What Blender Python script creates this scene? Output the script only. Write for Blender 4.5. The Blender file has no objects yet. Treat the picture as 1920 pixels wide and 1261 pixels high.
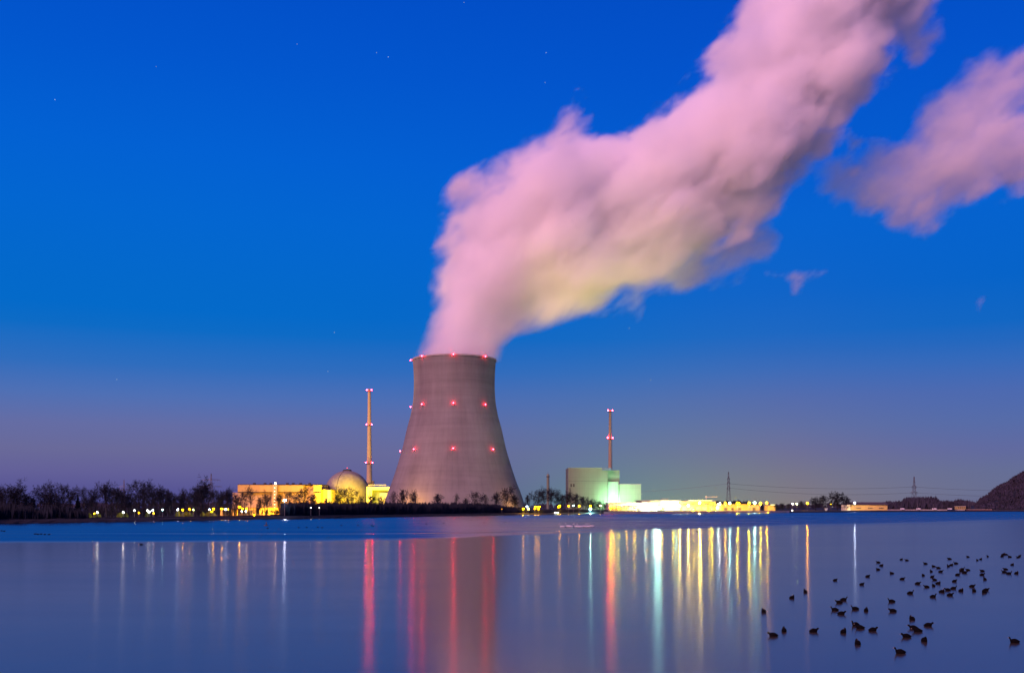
import bpy, bmesh, math, random
from mathutils import Vector, Matrix
R = math.radians
sc = bpy.context.scene
COL = sc.collection

# ------------------------------------------------------------------ camera
F = 1867.0            # focal length in pixels of the 1920 wide photograph
HOR = 949.0           # row of the horizon
EYE = 5.0             # metres above the water
TD = 1055.0           # distance of the cooling tower
cam_d = bpy.data.cameras.new('camera'); cam = bpy.data.objects.new('camera', cam_d); COL.objects.link(cam)
cam_d.sensor_width = 36.0; cam_d.lens = 36.0*F/1920.0
cam_d.shift_y = (HOR-630.5)/1920.0
cam_d.clip_start = 0.5; cam_d.clip_end = 60000
cam.location = (0, 0, EYE); cam.rotation_euler = (R(90), 0, 0)
sc.camera = cam

def at(px, py, D):
    return Vector(((px-960)/F*D, D, EYE+(HOR-py)/F*D))
def X(px, D): return (px-960)/F*D
def Z(py, D): return EYE+(HOR-py)/F*D

# ------------------------------------------------------------------ view, cycles
vs = sc.view_settings
sc.display_settings.display_device = 'sRGB'
vs.view_transform = 'Standard'; vs.look = 'None'; vs.gamma = 1; vs.exposure = 0; vs.use_curve_mapping = False
sc.render.engine = 'CYCLES'
cy = sc.cycles
cy.max_bounces = 16; cy.diffuse_bounces = 2; cy.glossy_bounces = 3; cy.transmission_bounces = 2
cy.volume_bounces = 14; cy.transparent_max_bounces = 24
cy.use_light_tree = True; cy.use_denoising = True
cy.sample_clamp_indirect = 0; cy.sample_clamp_direct = 0
cy.volume_step_rate = 1.0; cy.volume_max_steps = 256
cy.caustics_reflective = False; cy.caustics_refractive = False

# ------------------------------------------------------------------ node helpers
def new_mat(name):
    m = bpy.data.materials.new(name); m.use_nodes = True
    nt = m.node_tree; nt.nodes.clear()
    out = nt.nodes.new('ShaderNodeOutputMaterial')
    return m, nt, out
class NB:
    def __init__(s, nt): s.nt = nt
    def n(s, t, **k):
        nd = s.nt.nodes.new(t)
        for a, v in k.items(): setattr(nd, a, v)
        return nd
    def put(s, sock, v):
        if isinstance(v, bpy.types.NodeSocket): s.nt.links.new(v, sock)
        elif v is not None: sock.default_value = v
    def m(s, op, a, b=None, c=None, clamp=False):
        nd = s.n('ShaderNodeMath', operation=op, use_clamp=clamp)
        s.put(nd.inputs[0], a); s.put(nd.inputs[1], b)
        if c is not None: s.put(nd.inputs[2], c)
        return nd.outputs[0]
    def v(s, op, a, b=None, scale=None):
        nd = s.n('ShaderNodeVectorMath', operation=op)
        s.put(nd.inputs[0], a); s.put(nd.inputs[1], b)
        if scale is not None: s.put(nd.inputs['Scale'], scale)
        return nd.outputs[1] if op in ('DOT_PRODUCT', 'LENGTH', 'DISTANCE') else nd.outputs[0]
    def rng(s, x, a, b, c=0.0, d=1.0, smooth=False):
        nd = s.n('ShaderNodeMapRange'); nd.interpolation_type = 'SMOOTHSTEP' if smooth else 'LINEAR'
        s.put(nd.inputs[0], x); s.put(nd.inputs[1], a); s.put(nd.inputs[2], b); s.put(nd.inputs[3], c); s.put(nd.inputs[4], d)
        return nd.outputs[0]
    def noise(s, vec, scale, detail=3, rough=0.5, dist=0.0):
        nd = s.n('ShaderNodeTexNoise'); s.put(nd.inputs['Vector'], vec)
        nd.inputs['Scale'].default_value = scale; nd.inputs['Detail'].default_value = detail
        nd.inputs['Roughness'].default_value = rough; nd.inputs['Distortion'].default_value = dist
        return nd.outputs[0]
    def mix(s, f, a, b):
        nd = s.n('ShaderNodeMix', data_type='RGBA'); s.put(nd.inputs[0], f)
        s.put(nd.inputs[6], a); s.put(nd.inputs[7], b)
        return nd.outputs[2]
    def ramp(s, x, stops, interp='LINEAR'):
        nd = s.n('ShaderNodeValToRGB'); cr = nd.color_ramp; cr.interpolation = interp
        while len(cr.elements) < len(stops): cr.elements.new(0.5)
        for e, (p, c) in zip(cr.elements, stops):
            e.position = p; e.color = (*c[:3], 1)
        s.put(nd.inputs[0], x)
        return nd.outputs[0]
    def curve(s, x, pts):                      # pts in 0..1
        nd = s.n('ShaderNodeFloatCurve'); c = nd.mapping.curves[0]
        while len(c.points) < len(pts): c.points.new(0.5, 0.5)
        for p, (a, b) in zip(c.points, pts): p.location = (a, b); p.handle_type = 'AUTO_CLAMPED'
        nd.mapping.update(); s.put(nd.inputs['Value'], x)
        return nd.outputs[0]
def lin(c):
    return tuple(((v/255)/12.92 if v/255 <= 0.04045 else ((v/255+0.055)/1.055)**2.4) for v in c)

# ------------------------------------------------------------------ world: pre-dawn sky
w = bpy.data.worlds.new('World'); sc.world = w; w.use_nodes = True
nt = w.node_tree; nt.nodes.clear(); B = NB(nt)
geo = B.n('ShaderNodeTexCoord'); gv = geo.outputs['Generated']
sep = B.n('ShaderNodeSeparateXYZ'); B.put(sep.inputs[0], gv)
az = B.m('ARCTAN2', sep.outputs[0], sep.outputs[1])         # 0 ahead, + to the right
el = B.m('ARCSINE', sep.outputs[2])
def el_of(py): return math.atan((HOR-py)/F)
def stops(rows, emax=R(40)): return [(max(0.0, el_of(y))/emax, lin(c)) for y, c in rows]
e01 = B.m('DIVIDE', el, R(40), clamp=True)
left = B.ramp(e01, stops([(949,(70,72,138)),(925,(84,82,146)),(890,(98,95,152)),(850,(105,105,153)),(805,(100,108,164)),(753,(78,111,180)),(700,(46,108,189)), (668,(32,107,193)),
                          (636,(9,106,197)), (600,(0,105,201)),(560,(0,104,202)),(430,(0,101,208)),(313,(0,96,210)),(150,(0,86,205)),(0,(0,79,200)),(-700,(0,60,170))]))
right = B.ramp(e01, stops([(949,(92,98,140)),(925,(100,108,146)),(890,(98,108,150)),(850,(94,104,160)),(805,(84,106,168)),(753,(74,104,176)),(700,(50,104,186)), (668,(32,102,190)),
                          (636,(10,101,195)),(560,(0,98,200)),(430,(0,97,206)),(313,(0,90,206)),(150,(0,82,202)),(0,(0,76,196)),(-700,(0,56,165))]))
f = B.rng(az, R(-20), R(22), 0, 1, True)
skyc = B.mix(f, left, right)
# light dome of the plant on the low sky
gl = B.m('MULTIPLY', B.m('POWER', 2.718, B.m('MULTIPLY', B.m('POWER', B.m('DIVIDE', B.m('SUBTRACT', az, R(11)), R(10)), 2.0), -1.0)), B.m('POWER', 2.718, B.m('DIVIDE', B.m('MAXIMUM', el, 0.0), -R(3.0))))
gc = B.mix(B.rng(az, R(5), R(16)), (*lin((112, 162, 138)), 1), (*lin((150, 134, 112)), 1))
skyc = B.mix(B.m('MULTIPLY', gl, 0.78), skyc, gc)
nish = B.n('ShaderNodeTexSky'); nish.sky_type = 'NISHITA'; nish.sun_disc = False
nish.sun_elevation = R(14); nish.sun_rotation = R(220); nish.air_density = 1.5; nish.ozone_density = 6.0
bg1 = B.n('ShaderNodeBackground'); B.put(bg1.inputs[0], skyc); bg1.inputs[1].default_value = 1.0
bg2 = B.n('ShaderNodeBackground'); B.put(bg2.inputs[0], nish.outputs[0]); bg2.inputs[1].default_value = 0.001
ad = B.n('ShaderNodeAddShader'); nt.links.new(bg1.outputs[0], ad.inputs[0]); nt.links.new(bg2.outputs[0], ad.inputs[1])
wo = B.n('ShaderNodeOutputWorld'); nt.links.new(ad.outputs[0], wo.inputs[0])
w.cycles.sampling_method = 'MANUAL'; w.cycles.sample_map_resolution = 512

# ------------------------------------------------------------------ the pink glow of the dawn (low behind the camera, from the left)
sun_d = bpy.data.lights.new('dawn_light', 'SUN'); sun = bpy.data.objects.new('dawn_light', sun_d); COL.objects.link(sun)
sun_d.energy = 4.1; sun_d.color = (1.0, 0.42, 0.44); sun_d.angle = R(34)
SUN_DIR = Vector((-math.sin(R(36))*math.cos(R(30)), -math.cos(R(36))*math.cos(R(30)), math.sin(R(30))))
sun.rotation_euler = SUN_DIR.to_track_quat('Z', 'Y').to_euler(); sun.location = (0, 0, 400)

# ------------------------------------------------------------------ object helpers
def tag(o, label=None, cat=None, group=None, kind=None):
    if label: o['label'] = label
    if cat: o['category'] = cat
    if group: o['group'] = group
    if kind: o['kind'] = kind
    return o
def empty(name, loc=(0, 0, 0), rz=0, **k):
    o = bpy.data.objects.new(name, None); COL.objects.link(o); o.location = loc; o.rotation_euler[2] = rz
    o.empty_display_size = 1
    return tag(o, **k)
def link(name, me, parent=None, loc=None, rz=0, scale=None, **k):
    o = bpy.data.objects.new(name, me); COL.objects.link(o)
    if parent is not None: o.parent = parent
    if loc is not None: o.location = loc
    if rz: o.rotation_euler[2] = rz
    if scale is not None: o.scale = scale
    return tag(o, **k)
class MB:
    """collects plain shapes into one mesh"""
    def __init__(s): s.v = []; s.f = []; s.mi = []
    def poly(s, vs, fs, mi=0):
        b = len(s.v); s.v += [tuple(p) for p in vs]; s.f += [tuple(b+i for i in q) for q in fs]; s.mi += [mi]*len(fs); return s
    def box(s, x0, x1, y0, y1, z0, z1, mi=0):
        vs = [(x0,y0,z0),(x1,y0,z0),(x1,y1,z0),(x0,y1,z0),(x0,y0,z1),(x1,y0,z1),(x1,y1,z1),(x0,y1,z1)]
        return s.poly(vs, [(0,3,2,1),(4,5,6,7),(0,1,5,4),(1,2,6,5),(2,3,7,6),(3,0,4,7)], mi)
    def tube(s, p, q, r0, r1=None, n=8, caps=True, mi=0):
        p = Vector(p); q = Vector(q); r1 = r0 if r1 is None else r1
        d = (q-p).normalized(); u = d.orthogonal().normalized(); v = d.cross(u)
        vs = [c+(u*math.cos(a)+v*math.sin(a))*r for c, r in ((p, r0), (q, r1)) for a in (2*math.pi*i/n for i in range(n))]
        fs = [(i, (i+1) % n, n+(i+1) % n, n+i) for i in range(n)]
        if caps: fs += [tuple(range(n))[::-1], tuple(range(n, 2*n))]
        return s.poly(vs, fs, mi)
    def lathe(s, c, prof, n=48, mi=0, close=False):
        cx, cyy = c[0], c[1]; vs = []; fs = []
        for r, z in prof:
            vs += [(cx+r*math.cos(2*math.pi*i/n), cyy+r*math.sin(2*math.pi*i/n), z) for i in range(n)]
        for k in range(len(prof)-1):
            fs += [(k*n+i, k*n+(i+1) % n, (k+1)*n+(i+1) % n, (k+1)*n+i) for i in range(n)]
        if close: fs += [tuple(range(n))[::-1], tuple(range((len(prof)-1)*n, len(prof)*n))]
        return s.poly(vs, fs, mi)
    def sphere(s, c, r, nu=10, nv=6, sc_=(1, 1, 1), mi=0):
        c = Vector(c); vs = [c+Vector((0, 0, -r*sc_[2]))]
        for j in range(1, nv):
            t = math.pi*j/nv
            vs += [c+Vector((r*sc_[0]*math.sin(t)*math.cos(2*math.pi*i/nu), r*sc_[1]*math.sin(t)*math.sin(2*math.pi*i/nu), -r*sc_[2]*math.cos(t))) for i in range(nu)]
        vs.append(c+Vector((0, 0, r*sc_[2]))); L = len(vs)-1
        fs = [(0, 1+(i+1) % nu, 1+i) for i in range(nu)]
        for j in range(nv-2):
            a = 1+j*nu; fs += [(a+i, a+(i+1) % nu, a+nu+(i+1) % nu, a+nu+i) for i in range(nu)]
        a = 1+(nv-2)*nu; fs += [(a+i, a+(i+1) % nu, L) for i in range(nu)]
        return s.poly(vs, fs, mi)
    def mesh(s, name, mats, smooth=False):
        me = bpy.data.meshes.new(name); me.from_pydata(s.v, [], s.f)
        for m in (mats if isinstance(mats, (list, tuple)) else [mats]): me.materials.append(m)
        if len(set(s.mi)) > 1: me.polygons.foreach_set('material_index', s.mi)
        if smooth: me.polygons.foreach_set('use_smooth', [True]*len(s.f))
        me.update(); return me
    def obj(s, name, mats, parent=None, loc=None, smooth=False, **k):
        return link(name, s.mesh(name, mats, smooth), parent, loc, **k)
# ------------------------------------------------------------------ materials
def surf(name, col, rough=0.85, nscale=0.3, var=0.25, bump=0.0, metallic=0.0, col2=None, spec=0.3):
    m, nt, out = new_mat(name); B = NB(nt)
    tc = B.n('ShaderNodeNewGeometry').outputs['Position']
    n1 = B.noise(tc, nscale, 4, 0.6)
    c2 = col2 if col2 else tuple(max(0.0, c*(1-var)) for c in col)
    c1 = col if col2 else tuple(min(1.0, c*(1+var*0.6)) for c in col)
    p = B.n('ShaderNodeBsdfPrincipled'); p.inputs['Roughness'].default_value = rough; p.inputs['Metallic'].default_value = metallic
    p.inputs['Specular IOR Level'].default_value = spec
    B.put(p.inputs['Base Color'], B.mix(B.rng(n1, 0.35, 0.65), (*c2, 1), (*c1, 1)))
    if bump:
        b = B.n('ShaderNodeBump'); b.inputs['Strength'].default_value = bump; b.inputs['Distance'].default_value = 0.3
        B.put(b.inputs['Height'], n1); nt.links.new(b.outputs[0], p.inputs['Normal'])
    nt.links.new(p.outputs[0], out.inputs[0]); return m
def clad(name, col, period=1.2, axis=0, depth=0.2, rough=0.7, var=0.12):
    """sheet cladding: fine vertical seams and faint weather stains"""
    m, nt, out = new_mat(name); B = NB(nt)
    P = B.n('ShaderNodeNewGeometry').outputs['Position']; s = B.n('ShaderNodeSeparateXYZ'); B.put(s.inputs[0], P)
    seam = B.m('FRACT', B.m('DIVIDE', s.outputs[0], period*4)); seam = B.m('LESS_THAN', seam, 0.05)
    rows = B.m('FRACT', B.m('DIVIDE', s.outputs[2], 6.0)); rows = B.m('LESS_THAN', rows, 0.05)
    st = B.noise(B.v('MULTIPLY', P, (1, 1, 0.15)), 0.25, 4, 0.6)
    f = B.m('ADD', B.m('MULTIPLY', B.m('MAXIMUM', seam, rows), depth), B.rng(st, 0.35, 0.7, 0, var))
    p = B.n('ShaderNodeBsdfPrincipled'); p.inputs['Roughness'].default_value = rough; p.inputs['Specular IOR Level'].default_value = 0.3
    B.put(p.inputs['Base Color'], B.mix(f, (*col, 1), (col[0]*0.35, col[1]*0.35, col[2]*0.35, 1)))
    nt.links.new(p.outputs[0], out.inputs[0]); return m
_em = {}
def glow(col, L, sample=True):
    key = (tuple(col), L, sample)
    if key in _em: return _em[key]
    m, nt, out = new_mat('lamp_glow'); B = NB(nt)
    e = B.n('ShaderNodeEmission'); e.inputs[0].default_value = (*col, 1); e.inputs[1].default_value = L
    nt.links.new(e.outputs[0], out.inputs[0]); m.cycles.emission_sampling = 'FRONT' if sample else 'NONE'
    _em[key] = m; return m
M = dict(
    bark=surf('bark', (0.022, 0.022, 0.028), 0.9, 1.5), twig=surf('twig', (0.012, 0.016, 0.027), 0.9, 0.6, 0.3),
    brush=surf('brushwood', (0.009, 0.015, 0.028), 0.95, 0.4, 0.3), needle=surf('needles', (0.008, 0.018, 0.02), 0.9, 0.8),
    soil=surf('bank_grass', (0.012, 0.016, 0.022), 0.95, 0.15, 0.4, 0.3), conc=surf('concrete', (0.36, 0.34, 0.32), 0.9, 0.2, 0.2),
    dark=surf('dark_roofing', (0.06, 0.055, 0.06), 0.8, 0.5), steel=surf('galvanised_steel', (0.16, 0.16, 0.17), 0.6, 0.8, 0.2, metallic=0.3),
    cream=clad('cream_cladding', (0.42, 0.33, 0.13)), cream2=clad('ochre_cladding', (0.42, 0.34, 0.22)), grey=clad('grey_cladding', (0.16, 0.21, 0.15)),
    pale=clad('pale_cladding', (0.26, 0.36, 0.27)), white=clad('white_cladding', (0.60, 0.58, 0.46)), glass=surf('dark_glazing', (0.03, 0.035, 0.045), 0.2, 1.0, spec=0.6),
    leaf=surf('lit_leaves', (0.16, 0.19, 0.03), 0.8, 1.2, 0.4), panel=surf('blue_grey_recess', (0.10, 0.14, 0.22), 0.6, 0.4),
    coot=surf('black_plumage', (0.0025, 0.0025, 0.003), 0.95, 9, 0.3, spec=0.1), beak=surf('white_beak', (0.25, 0.24, 0.22), 0.5, 9, 0.1), swan=surf('white_plumage', (0.55, 0.58, 0.6), 0.8, 5, 0.1),
    sign=surf('sign_board', (0.75, 0.78, 0.82), 0.5, 1.0, 0.05), oranged=surf('orange_beak', (0.6, 0.2, 0.03), 0.5, 9, 0.1))

# ------------------------------------------------------------------ water
def make_water():
    m, nt, out = new_mat('river_water'); B = NB(nt)
    P = B.n('ShaderNodeNewGeometry').outputs['Position']; s = B.n('ShaderNodeSeparateXYZ'); B.put(s.inputs[0], P)
    x, y = s.outputs[0], s.outputs[1]
    def xcurve(pts, ymax=500.0):                     # curve y(x) over x -400..600
        return B.m('MULTIPLY', B.curve(B.rng(x, -400, 600, 0, 1), [((a+400)/1000.0, b/ymax) for a, b in pts]), ymax)
    edge = xcurve([(-400, 120), (-110, 135), (-70, 138), (-37, 145), (-15, 153), (0, 170), (18, 194), (41, 228), (80, 275), (123, 311), (200, 389), (300, 430), (600, 470)])
    big = B.noise(B.v('MULTIPLY', P, (0.02, 0.05, 0.0)), 1.0, 3, 0.6)
    d = B.m('SUBTRACT', B.m('ADD', y, B.m('MULTIPLY', B.m('SUBTRACT', big, 0.5), 16.0)), edge)
    far = B.rng(d, -5.0, 9.0, 0, 1, True)
    streak = B.noise(B.v('MULTIPLY', P, (0.012, 0.10, 0.0)), 1.0, 5, 0.65)
    # ripple band just before the rough water on the right
    mid = B.m('MULTIPLY', B.rng(d, -32.0, -20.0, 0, 1, True), B.rng(x, 0, 40, 0, 1))
    slickc = xcurve([(-400, 190), (-100, 186), (-35, 183), (-16, 187), (10, 205), (40, 222), (90, 262), (160, 330), (600, 420)])
    sl = B.m('ABSOLUTE', B.m('SUBTRACT', B.m('ADD', y, B.m('MULTIPLY', B.m('SUBTRACT', big, 0.5), 5.0)), slickc))
    slick = B.m('MULTIPLY', B.rng(sl, 1.2, 3.4, 1, 0), B.m('MULTIPLY', B.rng(x, -90, -50, 0, 1), B.rng(x, 60, 100, 1, 0)))
    rf = B.rng(streak, 0.3, 0.7, 0.20, 0.26)
    rough = B.m('ADD', B.m('MULTIPLY', far, rf), B.m('MULTIPLY', B.m('SUBTRACT', 1.0, far), B.rng(streak, 0.3, 0.7, 0.135, 0.160)))
    rough = B.m('ADD', rough, B.m('MULTIPLY', mid, 0.03))
    rough = B.m('SUBTRACT', rough, B.m('MULTIPLY', slick, B.m('SUBTRACT', rough, 0.17)))
    p = B.n('ShaderNodeBsdfPrincipled'); B.put(p.inputs['Base Color'], B.mix(far, (0.052, 0.044, 0.028, 1), (0.002, 0.006, 0.014, 1))); B.put(p.inputs['IOR'], B.m('ADD', 1.55, B.m('MULTIPLY', far, 0.7)))
    B.put(p.inputs['Roughness'], rough); B.put(p.inputs['Anisotropic'], B.m('SUBTRACT', 0.62, B.m('MULTIPLY', far, 0.5)))
    tg = B.n('ShaderNodeCombineXYZ'); tg.inputs[1].default_value = 1.0; nt.links.new(tg.outputs[0], p.inputs['Tangent'])
    # small ripples: long low wavelets
    w1 = B.noise(B.v('MULTIPLY', P, (0.9, 3.2, 0.0)), 1.0, 3, 0.6)
    w2 = B.noise(B.v('MULTIPLY', P, (0.10, 0.30, 0.0)), 1.0, 3, 0.55)
    b = B.n('ShaderNodeBump'); b.inputs['Strength'].default_value = 1.0; b.inputs['Distance'].default_value = 1.0
    B.put(b.inputs['Height'], B.m('ADD', B.m('MULTIPLY', w1, 0.0017), B.m('ADD', B.m('MULTIPLY', w2, 0.004), B.m('MULTIPLY', B.noise(B.v('MULTIPLY', P, (0.55, 0.28, 0.0)), 1.0, 2, 0.5), 0.007))))
    # wind ripples: what shows at this grazing angle is their windward faces, turned toward the near bank
    sl2 = B.m('MULTIPLY', B.m('SUBTRACT', far, B.m('MULTIPLY', slick, far)), B.rng(streak, 0.3, 0.7, -0.16, -0.06))
    tl = B.n('ShaderNodeCombineXYZ'); B.put(tl.inputs[1], sl2)
    nt.links.new(B.v('NORMALIZE', B.v('ADD', b.outputs[0], tl.outputs[0])), p.inputs['Normal'])
    nt.links.new(p.outputs[0], out.inputs[0])
    MB().poly([(-4000, -600, 0), (4000, -600, 0), (4000, 2500, 0), (-4000, 2500, 0)], [(0, 1, 2, 3)]).obj('water', m, kind='structure')
make_water()

# ------------------------------------------------------------------ ground and bank
SH = [(-900, 1003), (-400, 990), (0, 981), (240, 978), (480, 973.5), (740, 968.5), (960, 965), (1130, 963), (1300, 962), (1440, 961), (1600, 959.5), (1920, 958.5), (2500, 957.6), (3300, 957.0)]
def shore_D(px):
    for (a, ya), (b, yb) in zip(SH, SH[1:]):
        if a <= px <= b: return EYE*F/((ya+(yb-ya)*(px-a)/(b-a))-HOR)
    return EYE*F/((SH[0][1] if px < SH[0][0] else SH[-1][1])-HOR)
GZ = 1.2
def make_ground():
    rng = random.Random(3); vs = []; fs = []; n = 0
    pxs = [-900+i*12 for i in range(351)]
    rows = [(0.0, -0.6), (0.8, 0.15), (2.5, 0.7), (5.0, GZ), (40, GZ), (200, GZ), (900, GZ), (3300, GZ)]
    for dd, z in rows:
        for px in pxs:
            D = shore_D(px)+rng.uniform(-0.8, 0.8)*(1 if dd < 3 else 0)
            x = X(px, D); k = 1+dd/D
            vs.append((x*k, D+dd, z+rng.uniform(-0.12, 0.12)*(dd < 6)))
    w_ = len(pxs)
    for r in range(len(rows)-1):
        for i in range(w_-1): a = r*w_+i; fs.append((a, a+1, a+w_+1, a+w_))
    MB().poly(vs, fs).obj('ground', M['soil'], kind='structure')
make_ground()

# ------------------------------------------------------------------ cooling tower
def make_tower():
    m, nt, out = new_mat('tower_concrete'); B = NB(nt)
    tc = B.n('ShaderNodeTexCoord').outputs['Object']; s = B.n('ShaderNodeSeparateXYZ'); B.put(s.inputs[0], tc)
    ang = B.m('ARCTAN2', s.outputs[1], s.outputs[0])
    rib = B.m('PINGPONG', B.m('MULTIPLY', ang, 22.0), 1.0)
    ribl = B.rng(rib, 0.0, 0.22, 1, 0)
    lift = B.m('FRACT', B.m('DIVIDE', s.outputs[2], 6.2)); liftl = B.rng(lift, 0.0, 0.10, 1, 0)
    st = B.noise(B.v('MULTIPLY', tc, (0.06, 0.06, 0.012)), 1.0, 5, 0.6)
    bands = B.noise(B.v('MULTIPLY', tc, (0.004, 0.004, 0.09)), 1.0, 4, 0.7)
    f = B.m('ADD', B.m('ADD', B.m('MULTIPLY', ribl, 0.09), B.m('MULTIPLY', liftl, 0.08)), B.m('ADD', B.rng(st, 0.35, 0.7, 0, 0.42), B.rng(bands, 0.4, 0.7, 0, 0.34)))
    p = B.n('ShaderNodeBsdfPrincipled'); p.inputs['Roughness'].default_value = 0.92; p.inputs['Specular IOR Level'].default_value = 0.15
    B.put(p.inputs['Base Color'], B.mix(f, (0.235, 0.235, 0.225, 1), (0.10, 0.10, 0.095, 1)))
    b = B.n('ShaderNodeBump'); b.inputs['Strength'].default_value = 0.12; b.inputs['Distance'].default_value = 0.25; B.put(b.inputs['Height'], rib)
    nt.links.new(b.outputs[0], p.inputs['Normal'])
    nt.links.new(p.outputs[0], out.inputs[0])
    cx = X(852, TD); t = empty('cooling_tower', (cx, TD, GZ), label='tall hyperbolic concrete cooling tower steaming behind the far bank', cat='cooling tower')
    key = [(75.5, 0), (73.5, 8), (71, 17), (66.3, 28), (60.6, 45), (54.9, 64), (49.8, 87), (46.3, 99), (43.5, 114), (42.7, 129), (42.8, 140), (43.2, 149), (43.7, 156), (43.9, 158.6)]
    outer = []
    for i in range(60):
        z = 158.6*i/59
        for (r0, z0), (r1, z1) in zip(key, key[1:]):
            if z0 <= z <= z1: outer.append((r0+(r1-r0)*(z-z0)/(z1-z0), z)); break
    for _ in range(3):
        outer = [outer[0]]+[((outer[i-1][0]+outer[i][0]*2+outer[i+1][0])/4, outer[i][1]) for i in range(1, len(outer)-1)]+[outer[-1]]
    MB().lathe((0, 0), outer, 128).obj('shell', m, t, smooth=True)
    MB().lathe((0, 0), [(43.9, 157.4), (44.6, 157.4), (44.6, 158.9), (43.2, 158.9), (42.9, 157), (41.9, 150), (41.5, 140), (41.4, 129), (42.2, 114), (44.6, 100)], 128).obj('rim', M['conc'], t)
    red = glow((1.0, 0.012, 0.03), 190.0)
    for z, r in ((157.8, 44.6), (108.5, 44.6), (62.0, 55.6)):
        rr = r
        for k in range(-2, 2):
            a = R(-90+2+45*k) if k > -2 else R(-90-84)
            c, s_ = math.cos(a), math.sin(a)
            l = empty('warning_light', ((rr+1.6)*c, (rr+1.6)*s_, z)); l.parent = t
            MB().sphere((0, 0, 0.2), 0.52, 10, 6).obj('lens', red, l)
            MB().box(-0.9, 0.9, -0.35, 0.35, -1.0, -0.62).tube((-c*1.8, -s_*1.8, -0.8), (0, 0, -0.8), 0.2, n=5).obj('bracket', M['steel'], l)
make_tower()

# ------------------------------------------------------------------ trees
def perp(d, rng):
    u = d.orthogonal().normalized(); u.rotate(Matrix.Rotation(rng.uniform(0, 6.283), 3, d)); return u
def tree_proto(seed, spread=0.8, limbs=8, first=0.28, dense=1.0, up=0.35, fork=False, thick=1.0):
    rng = random.Random(seed); T = MB(); Cr = MB()
    def twig(p, d, L, r):
        q = p+d*L; u = perp(d, rng)*r
        Cr.poly([p-u, p+u, q], [(0, 1, 2)])
        return q
    def branch(p, d, L, r, lvl):
        mb = T if lvl <= 1 else Cr; n = 3; pts = [p]; dd = d.copy(); rr = [r]
        for i in range(n):
            dd = (dd+perp(dd, rng)*rng.uniform(0, 0.22)+Vector((0, 0, up*0.22))).normalized()
            q = pts[-1]+dd*L/n; rr.append(r*(1-0.78*(i+1)/n)); mb.tube(pts[-1], q, rr[-2], rr[-1], 5 if lvl <= 1 else 3, caps=False); pts.append(q)
        kids = [0, 6, 5, 6][lvl] if lvl < 3 else int(7*dense)
        for k in range(kids):
            t = rng.uniform(0.25, 1.0); i = min(n-1, int(t*n)); c = pts[i].lerp(pts[i+1], t*n-i)
            ax = (pts[i+1]-pts[i]).normalized()
            nd = (ax*rng.uniform(0.5, 1.0)+perp(ax, rng)*rng.uniform(0.5, 1.0)).normalized()
            if lvl < 3: branch(c, nd, L*rng.uniform(0.38, 0.62), rr[i]*0.45, lvl+1)
            else:
                q = twig(c, nd, L*rng.uniform(0.4, 0.8), 0.0043)
                twig(c.lerp(q, 0.5), (nd+perp(nd, rng)*0.8).normalized(), L*0.35, 0.0035)
    r0 = 0.017*thick; p = Vector((0, 0, -0.02)); top = 0.62; ax = Vector((rng.uniform(-.05, .05), rng.uniform(-.05, .05), 1)).normalized()
    if fork: top = 0.3
    q = p+ax*top; T.tube(p, p.lerp(q, 0.5), r0, r0*0.8, 7, caps=False); T.tube(p.lerp(q, 0.5), q, r0*0.8, r0*0.45, 7, caps=False)
    for k in range(limbs):
        t = first+(1-first)*(k+0.5)/limbs if not fork else rng.uniform(0.8, 1.0)
        a = k*2.4+rng.uniform(-0.4, 0.4); tilt = spread*rng.uniform(0.55, 1.0)*(1.1-0.45*t)
        d = Vector((math.cos(a)*math.sin(tilt), math.sin(a)*math.sin(tilt), math.cos(tilt)))
        L = (0.30+0.22*(1-abs(t-0.65)))*rng.uniform(0.8, 1.1)*(1.5 if fork else 1.0)
        branch(p.lerp(q, t), d, L, r0*0.5, 1)
    branch(q, ax, 0.36, r0*0.4, 1)
    zs = sorted(v[2] for v in Cr.v); top_z = zs[int(len(zs)*0.985)]
    for mb in (T, Cr): mb.v = [(a/top_z, b_/top_z, c/top_z) for a, b_, c in mb.v]
    return T.mesh('trunk', M['bark']), Cr.mesh('crown', M['twig'])
PR = dict(broad=tree_proto(1, 0.95), broad2=tree_proto(5, 1.0, 9, 0.35), tall=tree_proto(2, 0.45, 10, 0.25, 1.1, 0.5), tall2=tree_proto(8, 0.5, 9, 0.4, 1.0, 0.5),
          bushy=tree_proto(3, 1.0, 11, 0.1, 1.7, 0.2), vee=tree_proto(4, 0.5, 5, 0.8, 1.0, 0.3, True), thin=tree_proto(6, 0.55, 6, 0.35, 0.7), dome=tree_proto(7, 1.15, 14, 0.08, 2.2, 0.1))
def conifer(seed):
    rng = random.Random(seed); T = MB(); Cr = MB(); T.tube((0, 0, -0.02), (0, 0, 0.98), 0.018, 0.003, 6, caps=False)
    for i in range(420):
        t = rng.uniform(0.08, 1) ** 0.8; a = rng.uniform(0, 6.283); L = 0.30*(1.03-t)*rng.uniform(0.7, 1.15)+0.01
        p = Vector((0, 0, t)); d = Vector((math.cos(a), math.sin(a), -0.25+rng.uniform(-.1, .1))).normalized(); q = p+d*L
        s_ = d.cross(Vector((0, 0, 1))).normalized()*0.022
        Cr.poly([p-s_, p+s_, q+Vector((0, 0, -0.01)), p.lerp(q, .6)+Vector((0, 0, -0.04))], [(0, 1, 2), (0, 3, 2), (1, 2, 3)])
    return T.mesh('trunk', M['bark']), Cr.mesh('crown', M['needle'])
PR['fir'] = conifer(2)
trng = random.Random(77)
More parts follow.
